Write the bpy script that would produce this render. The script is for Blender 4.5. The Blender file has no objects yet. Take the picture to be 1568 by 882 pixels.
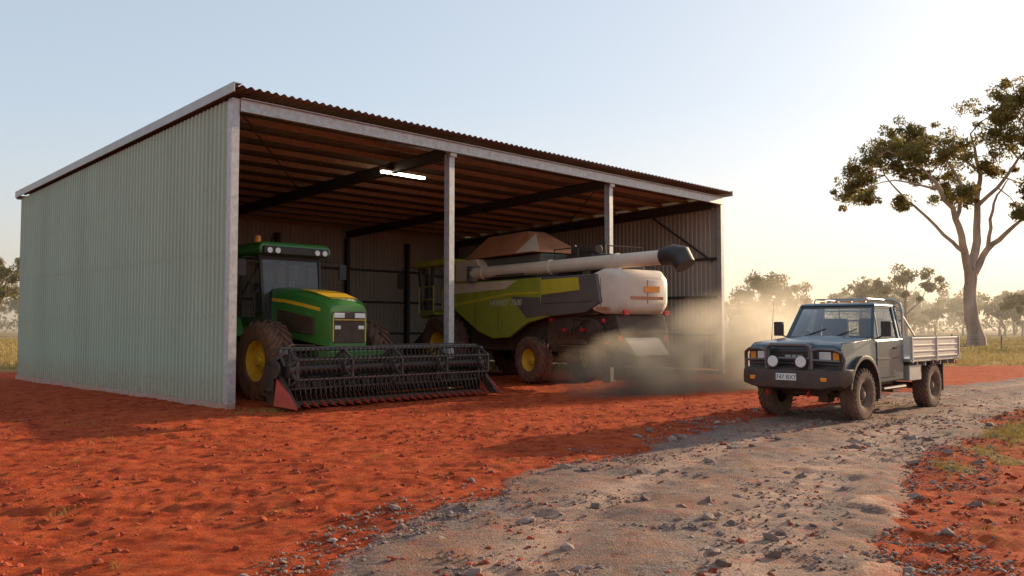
import bpy, math, random, bmesh
import numpy as np
from mathutils import Vector, Matrix
random.seed(7); rng=np.random.default_rng(7)
S=bpy.context.scene
rad=math.radians
# ------------------------------------------------------------------ materials
def newmat(name):
    m=bpy.data.materials.new(name); m.use_nodes=True
    nt=m.node_tree; nt.nodes.clear()
    o=nt.nodes.new('ShaderNodeOutputMaterial'); return m,nt,o
def N(nt,t,**k):
    n=nt.nodes.new(t)
    for a,b in k.items(): setattr(n,a,b)
    return n
def mixc(nt,f,a,b,blend='MIX'):
    n=N(nt,'ShaderNodeMix',data_type='RGBA',blend_type=blend)
    for i,v in ((0,f),(6,a),(7,b)):
        if isinstance(v,(int,float)): n.inputs[i].default_value=v
        elif isinstance(v,(tuple,list)): n.inputs[i].default_value=(*v[:3],1)
        else: nt.links.new(v,n.inputs[i])
    return n.outputs[2]
def math_(nt,op,a,b=None,clamp=False):
    n=N(nt,'ShaderNodeMath',operation=op,use_clamp=clamp)
    for i,v in ((0,a),(1,b)):
        if v is None: continue
        if isinstance(v,(int,float)): n.inputs[i].default_value=v
        else: nt.links.new(v,n.inputs[i])
    return n.outputs[0]
def noise(nt,vec,scale,detail=4,rough=.55):
    n=N(nt,'ShaderNodeTexNoise'); n.inputs['Scale'].default_value=scale
    n.inputs['Detail'].default_value=detail; n.inputs['Roughness'].default_value=rough
    nt.links.new(vec,n.inputs['Vector']); return n.outputs['Fac']
def ramp(nt,fac,a,b,c=0.,d=1.):
    n=N(nt,'ShaderNodeMapRange'); n.inputs[1].default_value=a;n.inputs[2].default_value=b
    n.inputs[3].default_value=c;n.inputs[4].default_value=d
    nt.links.new(fac,n.inputs[0]); return n.outputs[0]
def M(name,col,rough=.55,metal=0,var=.15,vs=3,dust=0.,dustcol=(.36,.15,.08),zd=1.3,bump=0.,bs=40,coat=0,stretch=None,spec=.5):
    m,nt,o=newmat(name)
    b=N(nt,'ShaderNodeBsdfPrincipled'); nt.links.new(b.outputs[0],o.inputs[0])
    g=N(nt,'ShaderNodeNewGeometry'); pos=g.outputs['Position']
    v=pos
    if stretch:
        mp=N(nt,'ShaderNodeMapping'); mp.inputs['Scale'].default_value=stretch
        nt.links.new(pos,mp.inputs[0]); v=mp.outputs[0]
    n1=noise(nt,v,vs,5)
    lo=tuple(c*(1-var) for c in col); hi=tuple(min(1,c*(1+var)) for c in col)
    c=mixc(nt,ramp(nt,n1,.3,.7),lo,hi)
    rr=rough
    if dust>0:
        n2=noise(nt,pos,5.5,6,.65)
        sx=N(nt,'ShaderNodeSeparateXYZ'); nt.links.new(pos,sx.inputs[0])
        hz=ramp(nt,sx.outputs[2],0,zd,1,0.2)
        f=math_(nt,'MULTIPLY',ramp(nt,n2,.3,.75,.3,1.2),hz)
        f=math_(nt,'MULTIPLY',f,dust,True)
        c=mixc(nt,f,c,dustcol)
        ro=math_(nt,'ADD',math_(nt,'MULTIPLY',f,.5),rough,True)
        nt.links.new(ro,b.inputs['Roughness'])
    else: b.inputs['Roughness'].default_value=rough
    nt.links.new(c,b.inputs['Base Color'])
    b.inputs['Metallic'].default_value=metal
    b.inputs['Specular IOR Level'].default_value=spec
    if coat: b.inputs['Coat Weight'].default_value=coat; b.inputs['Coat Roughness'].default_value=.15
    if bump>0:
        bp=N(nt,'ShaderNodeBump'); bp.inputs['Strength'].default_value=bump; bp.inputs['Distance'].default_value=.01
        nt.links.new(noise(nt,pos,bs,5),bp.inputs['Height']); nt.links.new(bp.outputs[0],b.inputs['Normal'])
    return m
def emis(name,col,s):
    m,nt,o=newmat(name); e=N(nt,'ShaderNodeEmission'); e.inputs[0].default_value=(*col,1); e.inputs[1].default_value=s
    nt.links.new(e.outputs[0],o.inputs[0]); return m
def glassm(name,tint=(.72,.76,.74),refl=.03):
    m,nt,o=newmat(name)
    t=N(nt,'ShaderNodeBsdfTransparent'); t.inputs[0].default_value=(*tint,1)
    g=N(nt,'ShaderNodeBsdfGlossy'); g.inputs['Roughness'].default_value=.04
    d=N(nt,'ShaderNodeBsdfDiffuse'); d.inputs[0].default_value=(.45,.28,.2,1)
    f=N(nt,'ShaderNodeFresnel'); f.inputs[0].default_value=1.5
    fa=math_(nt,'ADD',f.outputs[0],refl,True)
    mx=N(nt,'ShaderNodeMixShader'); nt.links.new(fa,mx.inputs[0]); nt.links.new(t.outputs[0],mx.inputs[1]); nt.links.new(g.outputs[0],mx.inputs[2])
    ge=N(nt,'ShaderNodeNewGeometry'); nn=ramp(nt,noise(nt,ge.outputs['Position'],4,5),.35,.8,.01,.16)
    m2=N(nt,'ShaderNodeMixShader'); nt.links.new(nn,m2.inputs[0]); nt.links.new(mx.outputs[0],m2.inputs[1]); nt.links.new(d.outputs[0],m2.inputs[2])
    nt.links.new(m2.outputs[0],o.inputs[0]); return m
def leafm(name,c1,c2,tr=.4,scale=.5):
    m,nt,o=newmat(name)
    g=N(nt,'ShaderNodeNewGeometry')
    n=ramp(nt,noise(nt,g.outputs['Position'],scale,3),.35,.65)
    c=mixc(nt,n,c1,c2)
    c=mixc(nt,g.outputs['Random Per Island'],c,mixc(nt,.5,c,tuple(x*1.9 for x in c2)))
    d=N(nt,'ShaderNodeBsdfDiffuse'); t=N(nt,'ShaderNodeBsdfTranslucent')
    nt.links.new(c,d.inputs[0]); nt.links.new(c,t.inputs[0])
    mx=N(nt,'ShaderNodeMixShader'); mx.inputs[0].default_value=tr
    nt.links.new(d.outputs[0],mx.inputs[1]); nt.links.new(t.outputs[0],mx.inputs[2]); nt.links.new(mx.outputs[0],o.inputs[0]); return m
# ------------------------------------------------------------------ geometry helpers
def boxg(x0,x1,y0,y1,z0,z1):
    V=[(x0,y0,z0),(x1,y0,z0),(x1,y1,z0),(x0,y1,z0),(x0,y0,z1),(x1,y0,z1),(x1,y1,z1),(x0,y1,z1)]
    return V,[(3,2,1,0),(4,5,6,7),(0,1,5,4),(1,2,6,5),(2,3,7,6),(3,0,4,7)]
def prismg(pts,y0,y1,inset=None):
    n=len(pts); ins=inset or [0]*n; d=1 if y1>y0 else -1
    V=[(p[0],y0,p[1]) for p,i in zip(pts,ins)]+[(p[0],y1-i*d,p[1]) for p,i in zip(pts,ins)]
    F=[tuple(range(n)),tuple(range(2*n-1,n-1,-1))]
    for i in range(n): j=(i+1)%n; F.append((j,i,n+i,n+j))
    return V,F
def tubeg(pts,r,n=8,closed=False):
    P=[Vector(p) for p in pts]; m=len(P); R=r if isinstance(r,(list,tuple)) else [r]*m
    V=[];F=[];u=None
    for i in range(m):
        if closed: t=(P[(i+1)%m]-P[i-1])
        else: t=P[min(i+1,m-1)]-P[max(i-1,0)]
        t.normalize()
        if u is None:
            a=Vector((0,0,1)) if abs(t.z)<.9 else Vector((1,0,0)); u=t.cross(a).normalized()
        else:
            u=(u-t*u.dot(t)).normalized()
        w=t.cross(u)
        for k in range(n):
            a=2*math.pi*k/n; V.append(tuple(P[i]+(u*math.cos(a)+w*math.sin(a))*R[i]))
    for i in range(m if closed else m-1):
        for k in range(n):
            a=i*n+k;b=i*n+(k+1)%n; c=((i+1)%m)*n+(k+1)%n; d=((i+1)%m)*n+k
            F.append((a,b,c,d))
    if not closed: F.append(tuple(range(n-1,-1,-1))); F.append(tuple((m-1)*n+k for k in range(n)))
    return V,F
def cylg(p0,p1,r0,r1=None,n=16): return tubeg([p0,p1],[r0,r0 if r1 is None else r1],n)
def beamg(p0,p1,w,h):
    a=Vector(p0);b=Vector(p1);t=(b-a).normalized()
    up=Vector((0,0,1)) if abs(t.z)<.95 else Vector((0,1,0))
    s=t.cross(up).normalized(); u=s.cross(t)
    V=[]
    for p in (a,b):
        for sx,su in((-1,-1),(1,-1),(1,1),(-1,1)): V.append(tuple(p+s*sx*w/2+u*su*h/2))
    return V,[(0,1,2,3),(7,6,5,4),(0,4,5,1),(1,5,6,2),(2,6,7,3),(3,7,4,0)]
def ibeam(p0,p1,w,h):
    a=Vector(p0);b=Vector(p1);t=(b-a).normalized()
    up=Vector((0,0,1)) if abs(t.z)<.95 else Vector((0,1,0))
    s=t.cross(up).normalized(); u=s.cross(t); f=.018
    return J([beamg(p0,p1,f,h-2*f-.002),beamg(a+u*(h/2-f/2),b+u*(h/2-f/2),w,f),beamg(a-u*(h/2-f/2),b-u*(h/2-f/2),w,f)])
def revy(prof,c,n=36):
    V=[];F=[];m=len(prof)
    for k in range(n):
        a=2*math.pi*k/n
        for r,y in prof: V.append((c[0]+r*math.cos(a),c[1]+y,c[2]+r*math.sin(a)))
    for k in range(n):
        k2=(k+1)%n
        for i in range(m-1): F.append((k*m+i,k*m+i+1,k2*m+i+1,k2*m+i))
    return V,F
def J(L):
    V=[];F=[]
    for v,f in L:
        o=len(V); V+=list(v); F+=[tuple(i+o for i in q) for q in f]
    return V,F
def loftg(rings,cap=True):
    n=len(rings[0]);V=[tuple(p) for r in rings for p in r];F=[]
    for i in range(len(rings)-1):
        for k in range(n): F.append((i*n+k,i*n+(k+1)%n,(i+1)*n+(k+1)%n,(i+1)*n+k))
    if cap: F.append(tuple(range(n-1,-1,-1))); F.append(tuple((len(rings)-1)*n+k for k in range(n)))
    return V,F
def empty(name,loc=(0,0,0),rz=0,sc=1):
    e=bpy.data.objects.new(name,None); S.collection.objects.link(e); e.location=loc; e.rotation_euler=(0,0,rz); e.scale=(sc,)*3
    e.empty_display_size=.2; return e
def add(name,geo,mat,parent=None,bevel=0.,ang=35,smooth=True,fix=True):
    V,F=geo; me=bpy.data.meshes.new(name); me.from_pydata([tuple(v) for v in V],[],F); me.update()
    if fix:
        bm=bmesh.new(); bm.from_mesh(me); bmesh.ops.recalc_face_normals(bm,faces=bm.faces); bm.to_mesh(me); bm.free()
    if smooth:
        me.polygons.foreach_set('use_smooth',[True]*len(me.polygons)); me.set_sharp_from_angle(angle=rad(ang))
    me.materials.append(mat)
    o=bpy.data.objects.new(name,me); S.collection.objects.link(o)
    if parent: o.parent=parent
    if bevel>0:
        b=o.modifiers.new('bev','BEVEL'); b.width=bevel; b.segments=2; b.limit_method='ANGLE'; b.angle_limit=rad(40); b.harden_normals=True
    return o
def meshnp(name,V,F,mat,parent=None,smooth=False,attrs=None):
    me=bpy.data.meshes.new(name); V=np.asarray(V,dtype=np.float32);F=np.asarray(F,dtype=np.int32)
    nf,k=F.shape
    me.vertices.add(len(V)); me.vertices.foreach_set('co',V.ravel())
    me.loops.add(nf*k); me.loops.foreach_set('vertex_index',F.ravel())
    me.polygons.add(nf); me.polygons.foreach_set('loop_start',np.arange(nf,dtype=np.int32)*k)
    me.polygons.foreach_set('loop_total',np.full(nf,k,dtype=np.int32))
    me.polygons.foreach_set('use_smooth',np.full(nf,smooth))
    me.update(calc_edges=True)
    if attrs:
        for an,av in attrs.items():
            a=me.attributes.new(an,'FLOAT','POINT'); a.data.foreach_set('value',np.asarray(av,dtype=np.float32).ravel())
    me.materials.append(mat)
    o=bpy.data.objects.new(name,me); S.collection.objects.link(o)
    if parent: o.parent=parent
    return o
def _h(i,j,s):
    n=np.sin(i*127.1+j*311.7+s*74.7)*43758.5453; return n-np.floor(n)
def vn(x,y,s=0):
    xi=np.floor(x);yi=np.floor(y);fx=x-xi;fy=y-yi;fx=fx*fx*(3-2*fx);fy=fy*fy*(3-2*fy)
    a=_h(xi,yi,s);b=_h(xi+1,yi,s);c=_h(xi,yi+1,s);d=_h(xi+1,yi+1,s)
    return (a*(1-fx)+b*fx)*(1-fy)+(c*(1-fx)+d*fx)*fy
def fbm(x,y,s=0,o=4):
    t=0;a=.5
    for k in range(o): t=t+a*vn(x,y,s+k*3.1); x=x*2.03+5.1;y=y*2.03-3.7;a*=.5
    return t
def sstep(a,b,x): t=np.clip((x-a)/(b-a),0,1); return t*t*(3-2*t)
# ------------------------------------------------------------------ camera, sun, sky
cam=bpy.data.cameras.new('camera'); co=bpy.data.objects.new('camera',cam); S.collection.objects.link(co)
co.location=(0,0,1.66); co.rotation_euler=(rad(92.7),0,0); cam.lens=29.67; cam.sensor_width=36; cam.clip_end=3000; S.camera=co
SUN_EL=14.5; SUN_AZ=51.
sd=Vector((math.sin(rad(SUN_AZ))*math.cos(rad(SUN_EL)),math.cos(rad(SUN_AZ))*math.cos(rad(SUN_EL)),math.sin(rad(SUN_EL))))
sl=bpy.data.lights.new('sun','SUN'); sl.energy=7.5; sl.angle=rad(.5); sl.color=(1,.77,.50)
so=bpy.data.objects.new('sun',sl); S.collection.objects.link(so); so.rotation_euler=sd.to_track_quat('Z','Y').to_euler(); so.location=(30,30,20)
w=bpy.data.worlds.new('World'); S.world=w; w.use_nodes=True; nt=w.node_tree
bg=nt.nodes['Background']; sk=N(nt,'ShaderNodeTexSky',sky_type='NISHITA'); sk.sun_disc=False
sk.sun_elevation=rad(SUN_EL); sk.sun_rotation=rad(SUN_AZ); sk.air_density=1.0; sk.dust_density=1.6; sk.ozone_density=1.5
gm_=N(nt,'ShaderNodeGamma'); gm_.inputs[1].default_value=.38; nt.links.new(sk.outputs[0],gm_.inputs[0])
sc_=mixc(nt,1.0,gm_.outputs[0],(3.30,3.38,3.52),'MULTIPLY')
nt.links.new(sc_,bg.inputs[0]); bg.inputs[1].default_value=.14
S.view_settings.view_transform='Standard'; S.view_settings.look='None'; S.view_settings.exposure=0
# ------------------------------------------------------------------ track centreline
CL=np.array([(-2.5,-12),(-1.2,-4),(-.3,0),(.2,3),(.7,5.7),(1.3,7.4),(2.3,9.3),(3.9,11.9),(6.2,14.9),(11,20),(18,26.5),(30,36),(50,48),(90,66),(150,90)],dtype=float)
def resample(P,step):
    out=[]
    for i in range(len(P)-1):
        p0=P[max(i-1,0)];p1=P[i];p2=P[i+1];p3=P[min(i+2,len(P)-1)]
        n=max(2,int(np.linalg.norm(p2-p1)/step))
        for k in range(n):
            t=k/n; out.append(.5*((2*p1)+(-p0+p2)*t+(2*p0-5*p1+4*p2-p3)*t*t+(-p0+3*p1-3*p2+p3)*t**3))
    out.append(P[-1]); return np.array(out)
CF=resample(CL,.06); CC=CF[::9]
def track_d(x,y):
    x=np.asarray(x,float);y=np.asarray(y,float); d=np.full(x.shape,1e9); sgn=np.ones(x.shape)
    T=np.gradient(CC,axis=0)
    for (cx,cy),(tx,ty) in zip(CC,T):
        dd=(x-cx)**2+(y-cy)**2; m=dd<d; d=np.where(m,dd,d); sgn=np.where(m,np.sign((x-cx)*ty-(y-cy)*tx),sgn)
    return np.sqrt(d)*sgn   # + right side
def ruts(x,y):
    h=0
    for (y0,sl_,am,fr,sh) in ((9.2,.16,.5,.35,0),(10.9,.16,.5,.35,0.05),(13.2,.34,.4,.3,1.2),(14.8,.34,.4,.3,1.25),(7.2,-.10,.35,.5,2.)):
        c=y0+sl_*x+am*np.sin(x*fr+sh); d=np.abs(y-c)*(.96)
        m=.35+.65*vn(x*.6,y*.2,90+y0)
        h=h+m*(-.034*np.exp(-(d/.13)**2)+.024*np.exp(-((d-.24)/.07)**2))*(1+.35*np.sin(x*38))
    return h
def gh(x,y):
    d=np.hypot(x,y-8); f=1/(1+(d/30)**2)
    fine=sstep(28,18,d)
    h=.10*(fbm(x*.22,y*.22,1,3)-.45)*f
    h=h+.06*(fbm(x*.9,y*.9,2,3)-.45)*f
    r=fbm(x*1.5+y*.5,y*3.2-x*.4,5,4)-.47
    h=h+.055*r*fine
    n=fbm(x*7,y*9,9,4); h=h+.050*(n-.45)*fine
    rg=1-np.abs(2*fbm(x*2.2,y*4.2,15,3)-.95); h=h+.022*np.clip(rg-.55,0,1)*fine*1.6
    cl=vn(x*7.,y*7.,13); h=h+.06*np.clip(cl-.82,0,1)*fine*2
    return h-.01+ruts(x,y)*fine
# ------------------------------------------------------------------ ground
def axis(f0,f1,st,lo,hi,g=1.12):
    a=list(np.arange(f0,f1,st)); s=st;x=a[-1]
    while x<hi: s*=g; x+=s; a.append(x)
    s=st;x=a[0];b=[]
    while x>lo: s*=g; x-=s; b.append(x)
    return np.array(b[::-1]+a)
ys_=[4.0]
while ys_[-1]<24: ys_.append(ys_[-1]+.028+.0022*(ys_[-1]-4)*1.2)
s=.08;x=ys_[-1]
while x<2500: s*=1.12; x+=s; ys_.append(x)
s=.03;x=4.0;b=[]
while x>-300: s*=1.15; x-=s; b.append(x)
ys=np.array(b[::-1]+ys_); xs=axis(-10,11,.045,-1500,1500)
X,Y=np.meshgrid(xs,ys); Z=gh(X,Y)
TD=np.full(X.shape,50.); near=(np.abs(X)<160)&(Y<120)&(Y>-15)
TD[near]=track_d(X[near],Y[near])
PATCH=[(8.7,13.8,2.0),(6.6,11.0,1.0),(5.3,9.7,.45),(4.9,8.4,.4),(4.5,7.0,.45),(4.9,6.4,.4),(10.8,16.4,2.2),(13.5,19,3.2),(7.8,11.6,1.3),(9.8,13,1.7),(17,21,4)]
def verge(x,y):
    g=0
    for a,b_,r in PATCH: g=np.maximum(g,np.exp(-(((x-a)**2+(y-b_)**2)/r**2)**1.5))
    return np.clip(g*1.1*(.05+1.5*sstep(.38,.60,fbm(x*1.6,y*1.6,33))),0,1)
grass=sstep(35,42,Y+6*(fbm(X*.15,Y*.15,21)-.5)*2+np.where(X<0,6,0))
gr2=np.where((TD>2.0)&(TD<40),verge(X,Y)*.75,0)
back=sstep(2,-6,Y)*.3
gm=np.maximum(np.maximum(grass,gr2),back)
nx,ny=len(xs),len(ys)
idx=np.arange(nx*ny).reshape(ny,nx)
F=np.stack([idx[:-1,:-1],idx[:-1,1:],idx[1:,1:],idx[1:,:-1]],-1).reshape(-1,4)
mg,nt,o=newmat('red_earth')
b=N(nt,'ShaderNodeBsdfPrincipled'); nt.links.new(b.outputs[0],o.inputs[0]); b.inputs['Roughness'].default_value=.95; b.inputs['Specular IOR Level'].default_value=.06
g=N(nt,'ShaderNodeNewGeometry'); pos=g.outputs['Position']
nA=noise(nt,pos,.45,6,.6); nB=noise(nt,pos,3.2,7,.65); nC=noise(nt,pos,35,4,.7)
c=mixc(nt,ramp(nt,nA,.35,.65),(.36,.046,.016),(.48,.076,.024))
c=mixc(nt,ramp(nt,nB,.42,.72),c,(.58,.125,.042))
c=mixc(nt,ramp(nt,nB,.47,.24,0,.9),c,(.15,.018,.009))
c=mixc(nt,ramp(nt,nC,.45,.72,0,.55),c,(.12,.022,.012))
c=mixc(nt,ramp(nt,noise(nt,pos,90,2,.6),.62,.72,0,.5),c,(.52,.22,.12))
at=N(nt,'ShaderNodeAttribute',attribute_name='grass')
gn=noise(nt,pos,.25,6,.7); gn2=noise(nt,pos,12,4,.7)
gc=mixc(nt,ramp(nt,gn,.35,.65),(.46,.31,.13),(.33,.24,.085))
gc=mixc(nt,ramp(nt,gn2,.4,.7,0,.5),gc,(.20,.10,.04))
fg=math_(nt,'ADD',at.outputs['Fac'],ramp(nt,gn2,.3,.7,-.25,.25)); fg=ramp(nt,fg,.25,.85)
fg=math_(nt,'MULTIPLY',fg,math_(nt,'GREATER_THAN',at.outputs['Fac'],.02))
c=mixc(nt,fg,c,gc)
nt.links.new(c,b.inputs['Base Color'])
bp=N(nt,'ShaderNodeBump'); bp.inputs['Strength'].default_value=1.0; bp.inputs['Distance'].default_value=.04
hh=math_(nt,'ADD',noise(nt,pos,14,9,.74),math_(nt,'MULTIPLY',noise(nt,pos,60,4,.7),.5))
nt.links.new(hh,bp.inputs['Height']); nt.links.new(bp.outputs[0],b.inputs['Normal'])
meshnp('ground',np.stack([X,Y,Z],-1).reshape(-1,3),F,mg,smooth=True,attrs={'grass':gm})
# ------------------------------------------------------------------ gravel track
T=np.gradient(CF,axis=0); T/=np.linalg.norm(T,axis=1)[:,None]; Nn=np.stack([T[:,1],-T[:,0]],-1)
us=np.linspace(-2.5,2.5,84)
TX=CF[:,0,None]+Nn[:,0,None]*us; TY=CF[:,1,None]+Nn[:,1,None]*us
U=np.broadcast_to(us,TX.shape)
wob=.55*(fbm(TX*.8,TY*.8,41,5)-.47)*2
edge=sstep(1.45,2.25,np.abs(U)+wob)
rut=np.exp(-((U+.1*wob+.75)/.28)**2)+np.exp(-((U+.2*wob-.85)/.42)**2)
mid=np.exp(-(U/.32)**2)
TZ=gh(TX,TY)*.5+.03 -.10*edge -.045*rut+.015*mid+.035*(fbm(TX*7,TY*7,51,4)-.47)+.07*(fbm(TX*1.7,TY*1.7,52,3)-.47)
TZ=np.maximum(TZ,np.where(edge<.35,gh(TX,TY)+.006,-1))
slab=sstep(.54,.58,fbm(TX*1.1+3,TY*.9,61,4))*sstep(12,8,TY)*(1-edge)*sstep(-.4,.3,U)
TZ=TZ+slab*.03
n0,n1=TX.shape; idx=np.arange(n0*n1).reshape(n0,n1)
F=np.stack([idx[:-1,:-1],idx[:-1,1:],idx[1:,1:],idx[1:,:-1]],-1).reshape(-1,4)
mt,nt,o=newmat('gravel_surface')
b=N(nt,'ShaderNodeBsdfPrincipled'); b.inputs['Roughness'].default_value=.9; b.inputs['Specular IOR Level'].default_value=.2
g=N(nt,'ShaderNodeNewGeometry'); pos=g.outputs['Position']
a1=N(nt,'ShaderNodeAttribute',attribute_name='rut'); a2=N(nt,'ShaderNodeAttribute',attribute_name='edge'); a3=N(nt,'ShaderNodeAttribute',attribute_name='slab')
vo=N(nt,'ShaderNodeTexVoronoi'); vo.inputs['Scale'].default_value=55; nt.links.new(pos,vo.inputs['Vector'])
sxc=N(nt,'ShaderNodeSeparateColor'); nt.links.new(vo.outputs['Color'],sxc.inputs[0])
c=mixc(nt,sxc.outputs[0],(.10,.066,.056),(.31,.22,.18))
c=mixc(nt,ramp(nt,noise(nt,pos,1.1,7,.7),.42,.62),c,(.30,.145,.088))
c=mixc(nt,math_(nt,'MULTIPLY',a1.outputs['Fac'],ramp(nt,noise(nt,pos,2.2,6,.65),.35,.6,.15,.95)),c,(.47,.30,.215))
c=mixc(nt,a3.outputs['Fac'],c,mixc(nt,ramp(nt,noise(nt,pos,9,6),.35,.65),(.56,.34,.23),(.36,.19,.12)))
c=mixc(nt,ramp(nt,noise(nt,pos,25,5,.7),.48,.72,0,.7),c,(.08,.048,.038))
c=mixc(nt,ramp(nt,math_(nt,'ADD',a2.outputs['Fac'],ramp(nt,noise(nt,pos,3,7,.65),.3,.7,-.45,.45)),.1,.7,0,.9),c,(.35,.062,.022))
nt.links.new(c,b.inputs['Base Color'])
bp=N(nt,'ShaderNodeBump'); bp.inputs['Strength'].default_value=.9; bp.inputs['Distance'].default_value=.02
hh=math_(nt,'SUBTRACT',noise(nt,pos,30,7,.75),math_(nt,'MULTIPLY',vo.outputs['Distance'],.5)); nt.links.new(hh,bp.inputs['Height']); nt.links.new(bp.outputs[0],b.inputs['Normal'])
tr=N(nt,'ShaderNodeBsdfTransparent'); mx=N(nt,'ShaderNodeMixShader')
al=math_(nt,'ADD',a2.outputs['Fac'],ramp(nt,noise(nt,pos,9,7,.72),.3,.7,-.4,.4))
nt.links.new(math_(nt,'GREATER_THAN',al,.62),mx.inputs[0]); nt.links.new(b.outputs[0],mx.inputs[1]); nt.links.new(tr.outputs[0],mx.inputs[2]); nt.links.new(mx.outputs[0],o.inputs[0])
meshnp('gravel_track',np.stack([TX,TY,TZ],-1).reshape(-1,3),F,mt,smooth=True,attrs={'rut':rut,'edge':edge,'slab':slab})
# ------------------------------------------------------------------ stones
phi=(1+5**.5)/2
IV=np.array([(-1,phi,0),(1,phi,0),(-1,-phi,0),(1,-phi,0),(0,-1,phi),(0,1,phi),(0,-1,-phi),(0,1,-phi),(phi,0,-1),(phi,0,1),(-phi,0,-1),(-phi,0,1)])/math.hypot(1,phi)
IF=np.array([(0,11,5),(0,5,1),(0,1,7),(0,7,10),(0,10,11),(1,5,9),(5,11,4),(11,10,2),(10,7,6),(7,1,8),(3,9,4),(3,4,2),(3,2,6),(3,6,8),(3,8,9),(4,9,5),(2,4,11),(6,2,10),(8,6,7),(9,8,1)])
def rocks(name,px,py,pz,size,mat):
    n=len(px); V=np.repeat(IV[None],n,0)*(1+.6*(rng.random((n,12,1))-.5))
    sc=np.stack([np.ones(n),.55+.5*rng.random(n),.35+.4*rng.random(n)],-1)
    V=V*sc[:,None,:]; a=rng.random(n)*6.283; ca,sa=np.cos(a)[:,None],np.sin(a)[:,None]
    x=V[...,0]*ca-V[...,1]*sa;y=V[...,0]*sa+V[...,1]*ca
    tl=(rng.random(n)-.5)[:,None]*.9; z=V[...,2]+x*tl
    V=np.stack([x,y,z],-1)*size[:,None,None]+np.stack([px,py,pz],-1)[:,None]
    F=IF[None]+12*np.arange(n)[:,None,None]
    return meshnp(name,V.reshape(-1,3),F.reshape(-1,3),mat)
def rockm(name,c1,c2,c3):
    m,nt,o=newmat(name); b=N(nt,'ShaderNodeBsdfPrincipled'); nt.links.new(b.outputs[0],o.inputs[0]); b.inputs['Roughness'].default_value=.85; b.inputs['Specular IOR Level'].default_value=.25
    g=N(nt,'ShaderNodeNewGeometry'); c=mixc(nt,g.outputs['Random Per Island'],c1,c2)
    c=mixc(nt,ramp(nt,noise(nt,g.outputs['Position'],18,4),.45,.7,0,.7),c,c3); nt.links.new(c,b.inputs['Base Color'])
    bp=N(nt,'ShaderNodeBump'); bp.inputs['Strength'].default_value=.5; bp.inputs['Distance'].default_value=.01
    nt.links.new(noise(nt,g.outputs['Position'],60,4),bp.inputs['Height']); nt.links.new(bp.outputs[0],b.inputs['Normal']); return m
mr=rockm('stone_grey',(.10,.072,.062),(.34,.25,.21),(.31,.13,.075)); mrr=rockm('stone_red',(.14,.018,.009),(.38,.06,.022),(.44,.10,.036))
def scatter(n,ymin,ymax,ulo,uhi,power=1.6):
    sel=np.where((CF[:,1]>ymin)&(CF[:,1]<ymax))[0]
    k=sel[(rng.random(n)**power*len(sel)).astype(int)]
    u=rng.uniform(ulo,uhi,n); return CF[k,0]+Nn[k,0]*u+rng.normal(0,.03,n),CF[k,1]+Nn[k,1]*u+rng.normal(0,.03,n),u
px,py,u=scatter(70000,3.6,22,-2.5,2.6,1.5)
rutd=np.minimum(np.abs(u+.75)/.28,np.abs(u-.85)/.42)
keep=rng.random(len(u))<np.where(rutd<1,.16,1)*np.where(np.abs(u)>1.9,.45,1)*(.12+1.5*sstep(.38,.58,fbm(px*1.2,py*1.2,77,3)))
px,py,u=px[keep],py[keep],u[keep]
rocks('gravel',px,py,gh(px,py)+.012,.005+.020*rng.random(len(px))**2.8,mr)
px,py,u=scatter(900,3.8,16,-2.4,2.5,1.2)
kk=rng.random(len(u))<.25+1.5*sstep(.42,.58,fbm(px*.9,py*.9,78,3)); px,py=px[kk],py[kk]
rocks('stones',px,py,gh(px,py)+.012,.022+.070*rng.random(len(px))**3.4,mr)
n=34000; px=rng.uniform(-12,11,n);py=3.8+rng.random(n)**1.3*16
kk=rng.random(n)<.15+1.5*sstep(.42,.60,fbm(px*.9,py*1.6,79,3)); px,py=px[kk],py[kk]
rocks('earth_clods',px,py,gh(px,py)+.004,.005+.042*rng.random(len(px))**5.5,mrr)
# ------------------------------------------------------------------ grass
def blades(name,cx,cy,h,nb,spread,mat,wd=.006):
    n=len(cx); k=nb; bx=np.repeat(cx,k)+rng.normal(0,1,n*k)*np.repeat(spread,k); by=np.repeat(cy,k)+rng.normal(0,1,n*k)*np.repeat(spread,k)
    hh=np.repeat(h,k)*(.4+.8*rng.random(n*k)); a=rng.random(n*k)*6.283; ln=hh*(.15+.75*rng.random(n*k)); b2=rng.random(n*k)*6.283
    z0=gh(bx,by)-.01; W=np.repeat(np.maximum(wd,wd*.09*np.hypot(cx,cy)),k)
    p0=np.stack([bx-np.cos(b2)*W,by-np.sin(b2)*W,z0],-1);p1=np.stack([bx+np.cos(b2)*W,by+np.sin(b2)*W,z0],-1)
    mx_=bx+np.cos(a)*ln*.35;my_=by+np.sin(a)*ln*.35
    p2=np.stack([mx_+np.cos(b2)*W*.7,my_+np.sin(b2)*W*.7,z0+hh*.65],-1);p3=np.stack([mx_-np.cos(b2)*W*.7,my_-np.sin(b2)*W*.7,z0+hh*.65],-1)
    q=np.stack([bx+np.cos(a)*ln,by+np.sin(a)*ln,z0+hh],-1);q2=q+np.array([.001,.001,0])
    V=np.stack([p0,p1,p2,p3,q,q2],1).reshape(-1,3); i=np.arange(n*k)*6
    F=np.concatenate([np.stack([i,i+1,i+2,i+3],-1),np.stack([i+3,i+2,i+5,i+4],-1)])
    return meshnp(name,V,F,mat)
mgr=leafm('dry_grass',(.34,.225,.085),(.22,.175,.045),.3,.8)
mgf=leafm('field_grass',(.42,.29,.13),(.30,.22,.08),.3,.2)
n=15000; px=rng.uniform(3.5,22,n); py=rng.uniform(5.5,26,n)
vg=verge(px,py)*(np.abs(px)<py*.9+2); td=track_d(px,py)
kp=(td>1.95)&(rng.random(n)<vg*.9+.02); px,py,vg=px[kp],py[kp],vg[kp]
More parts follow.
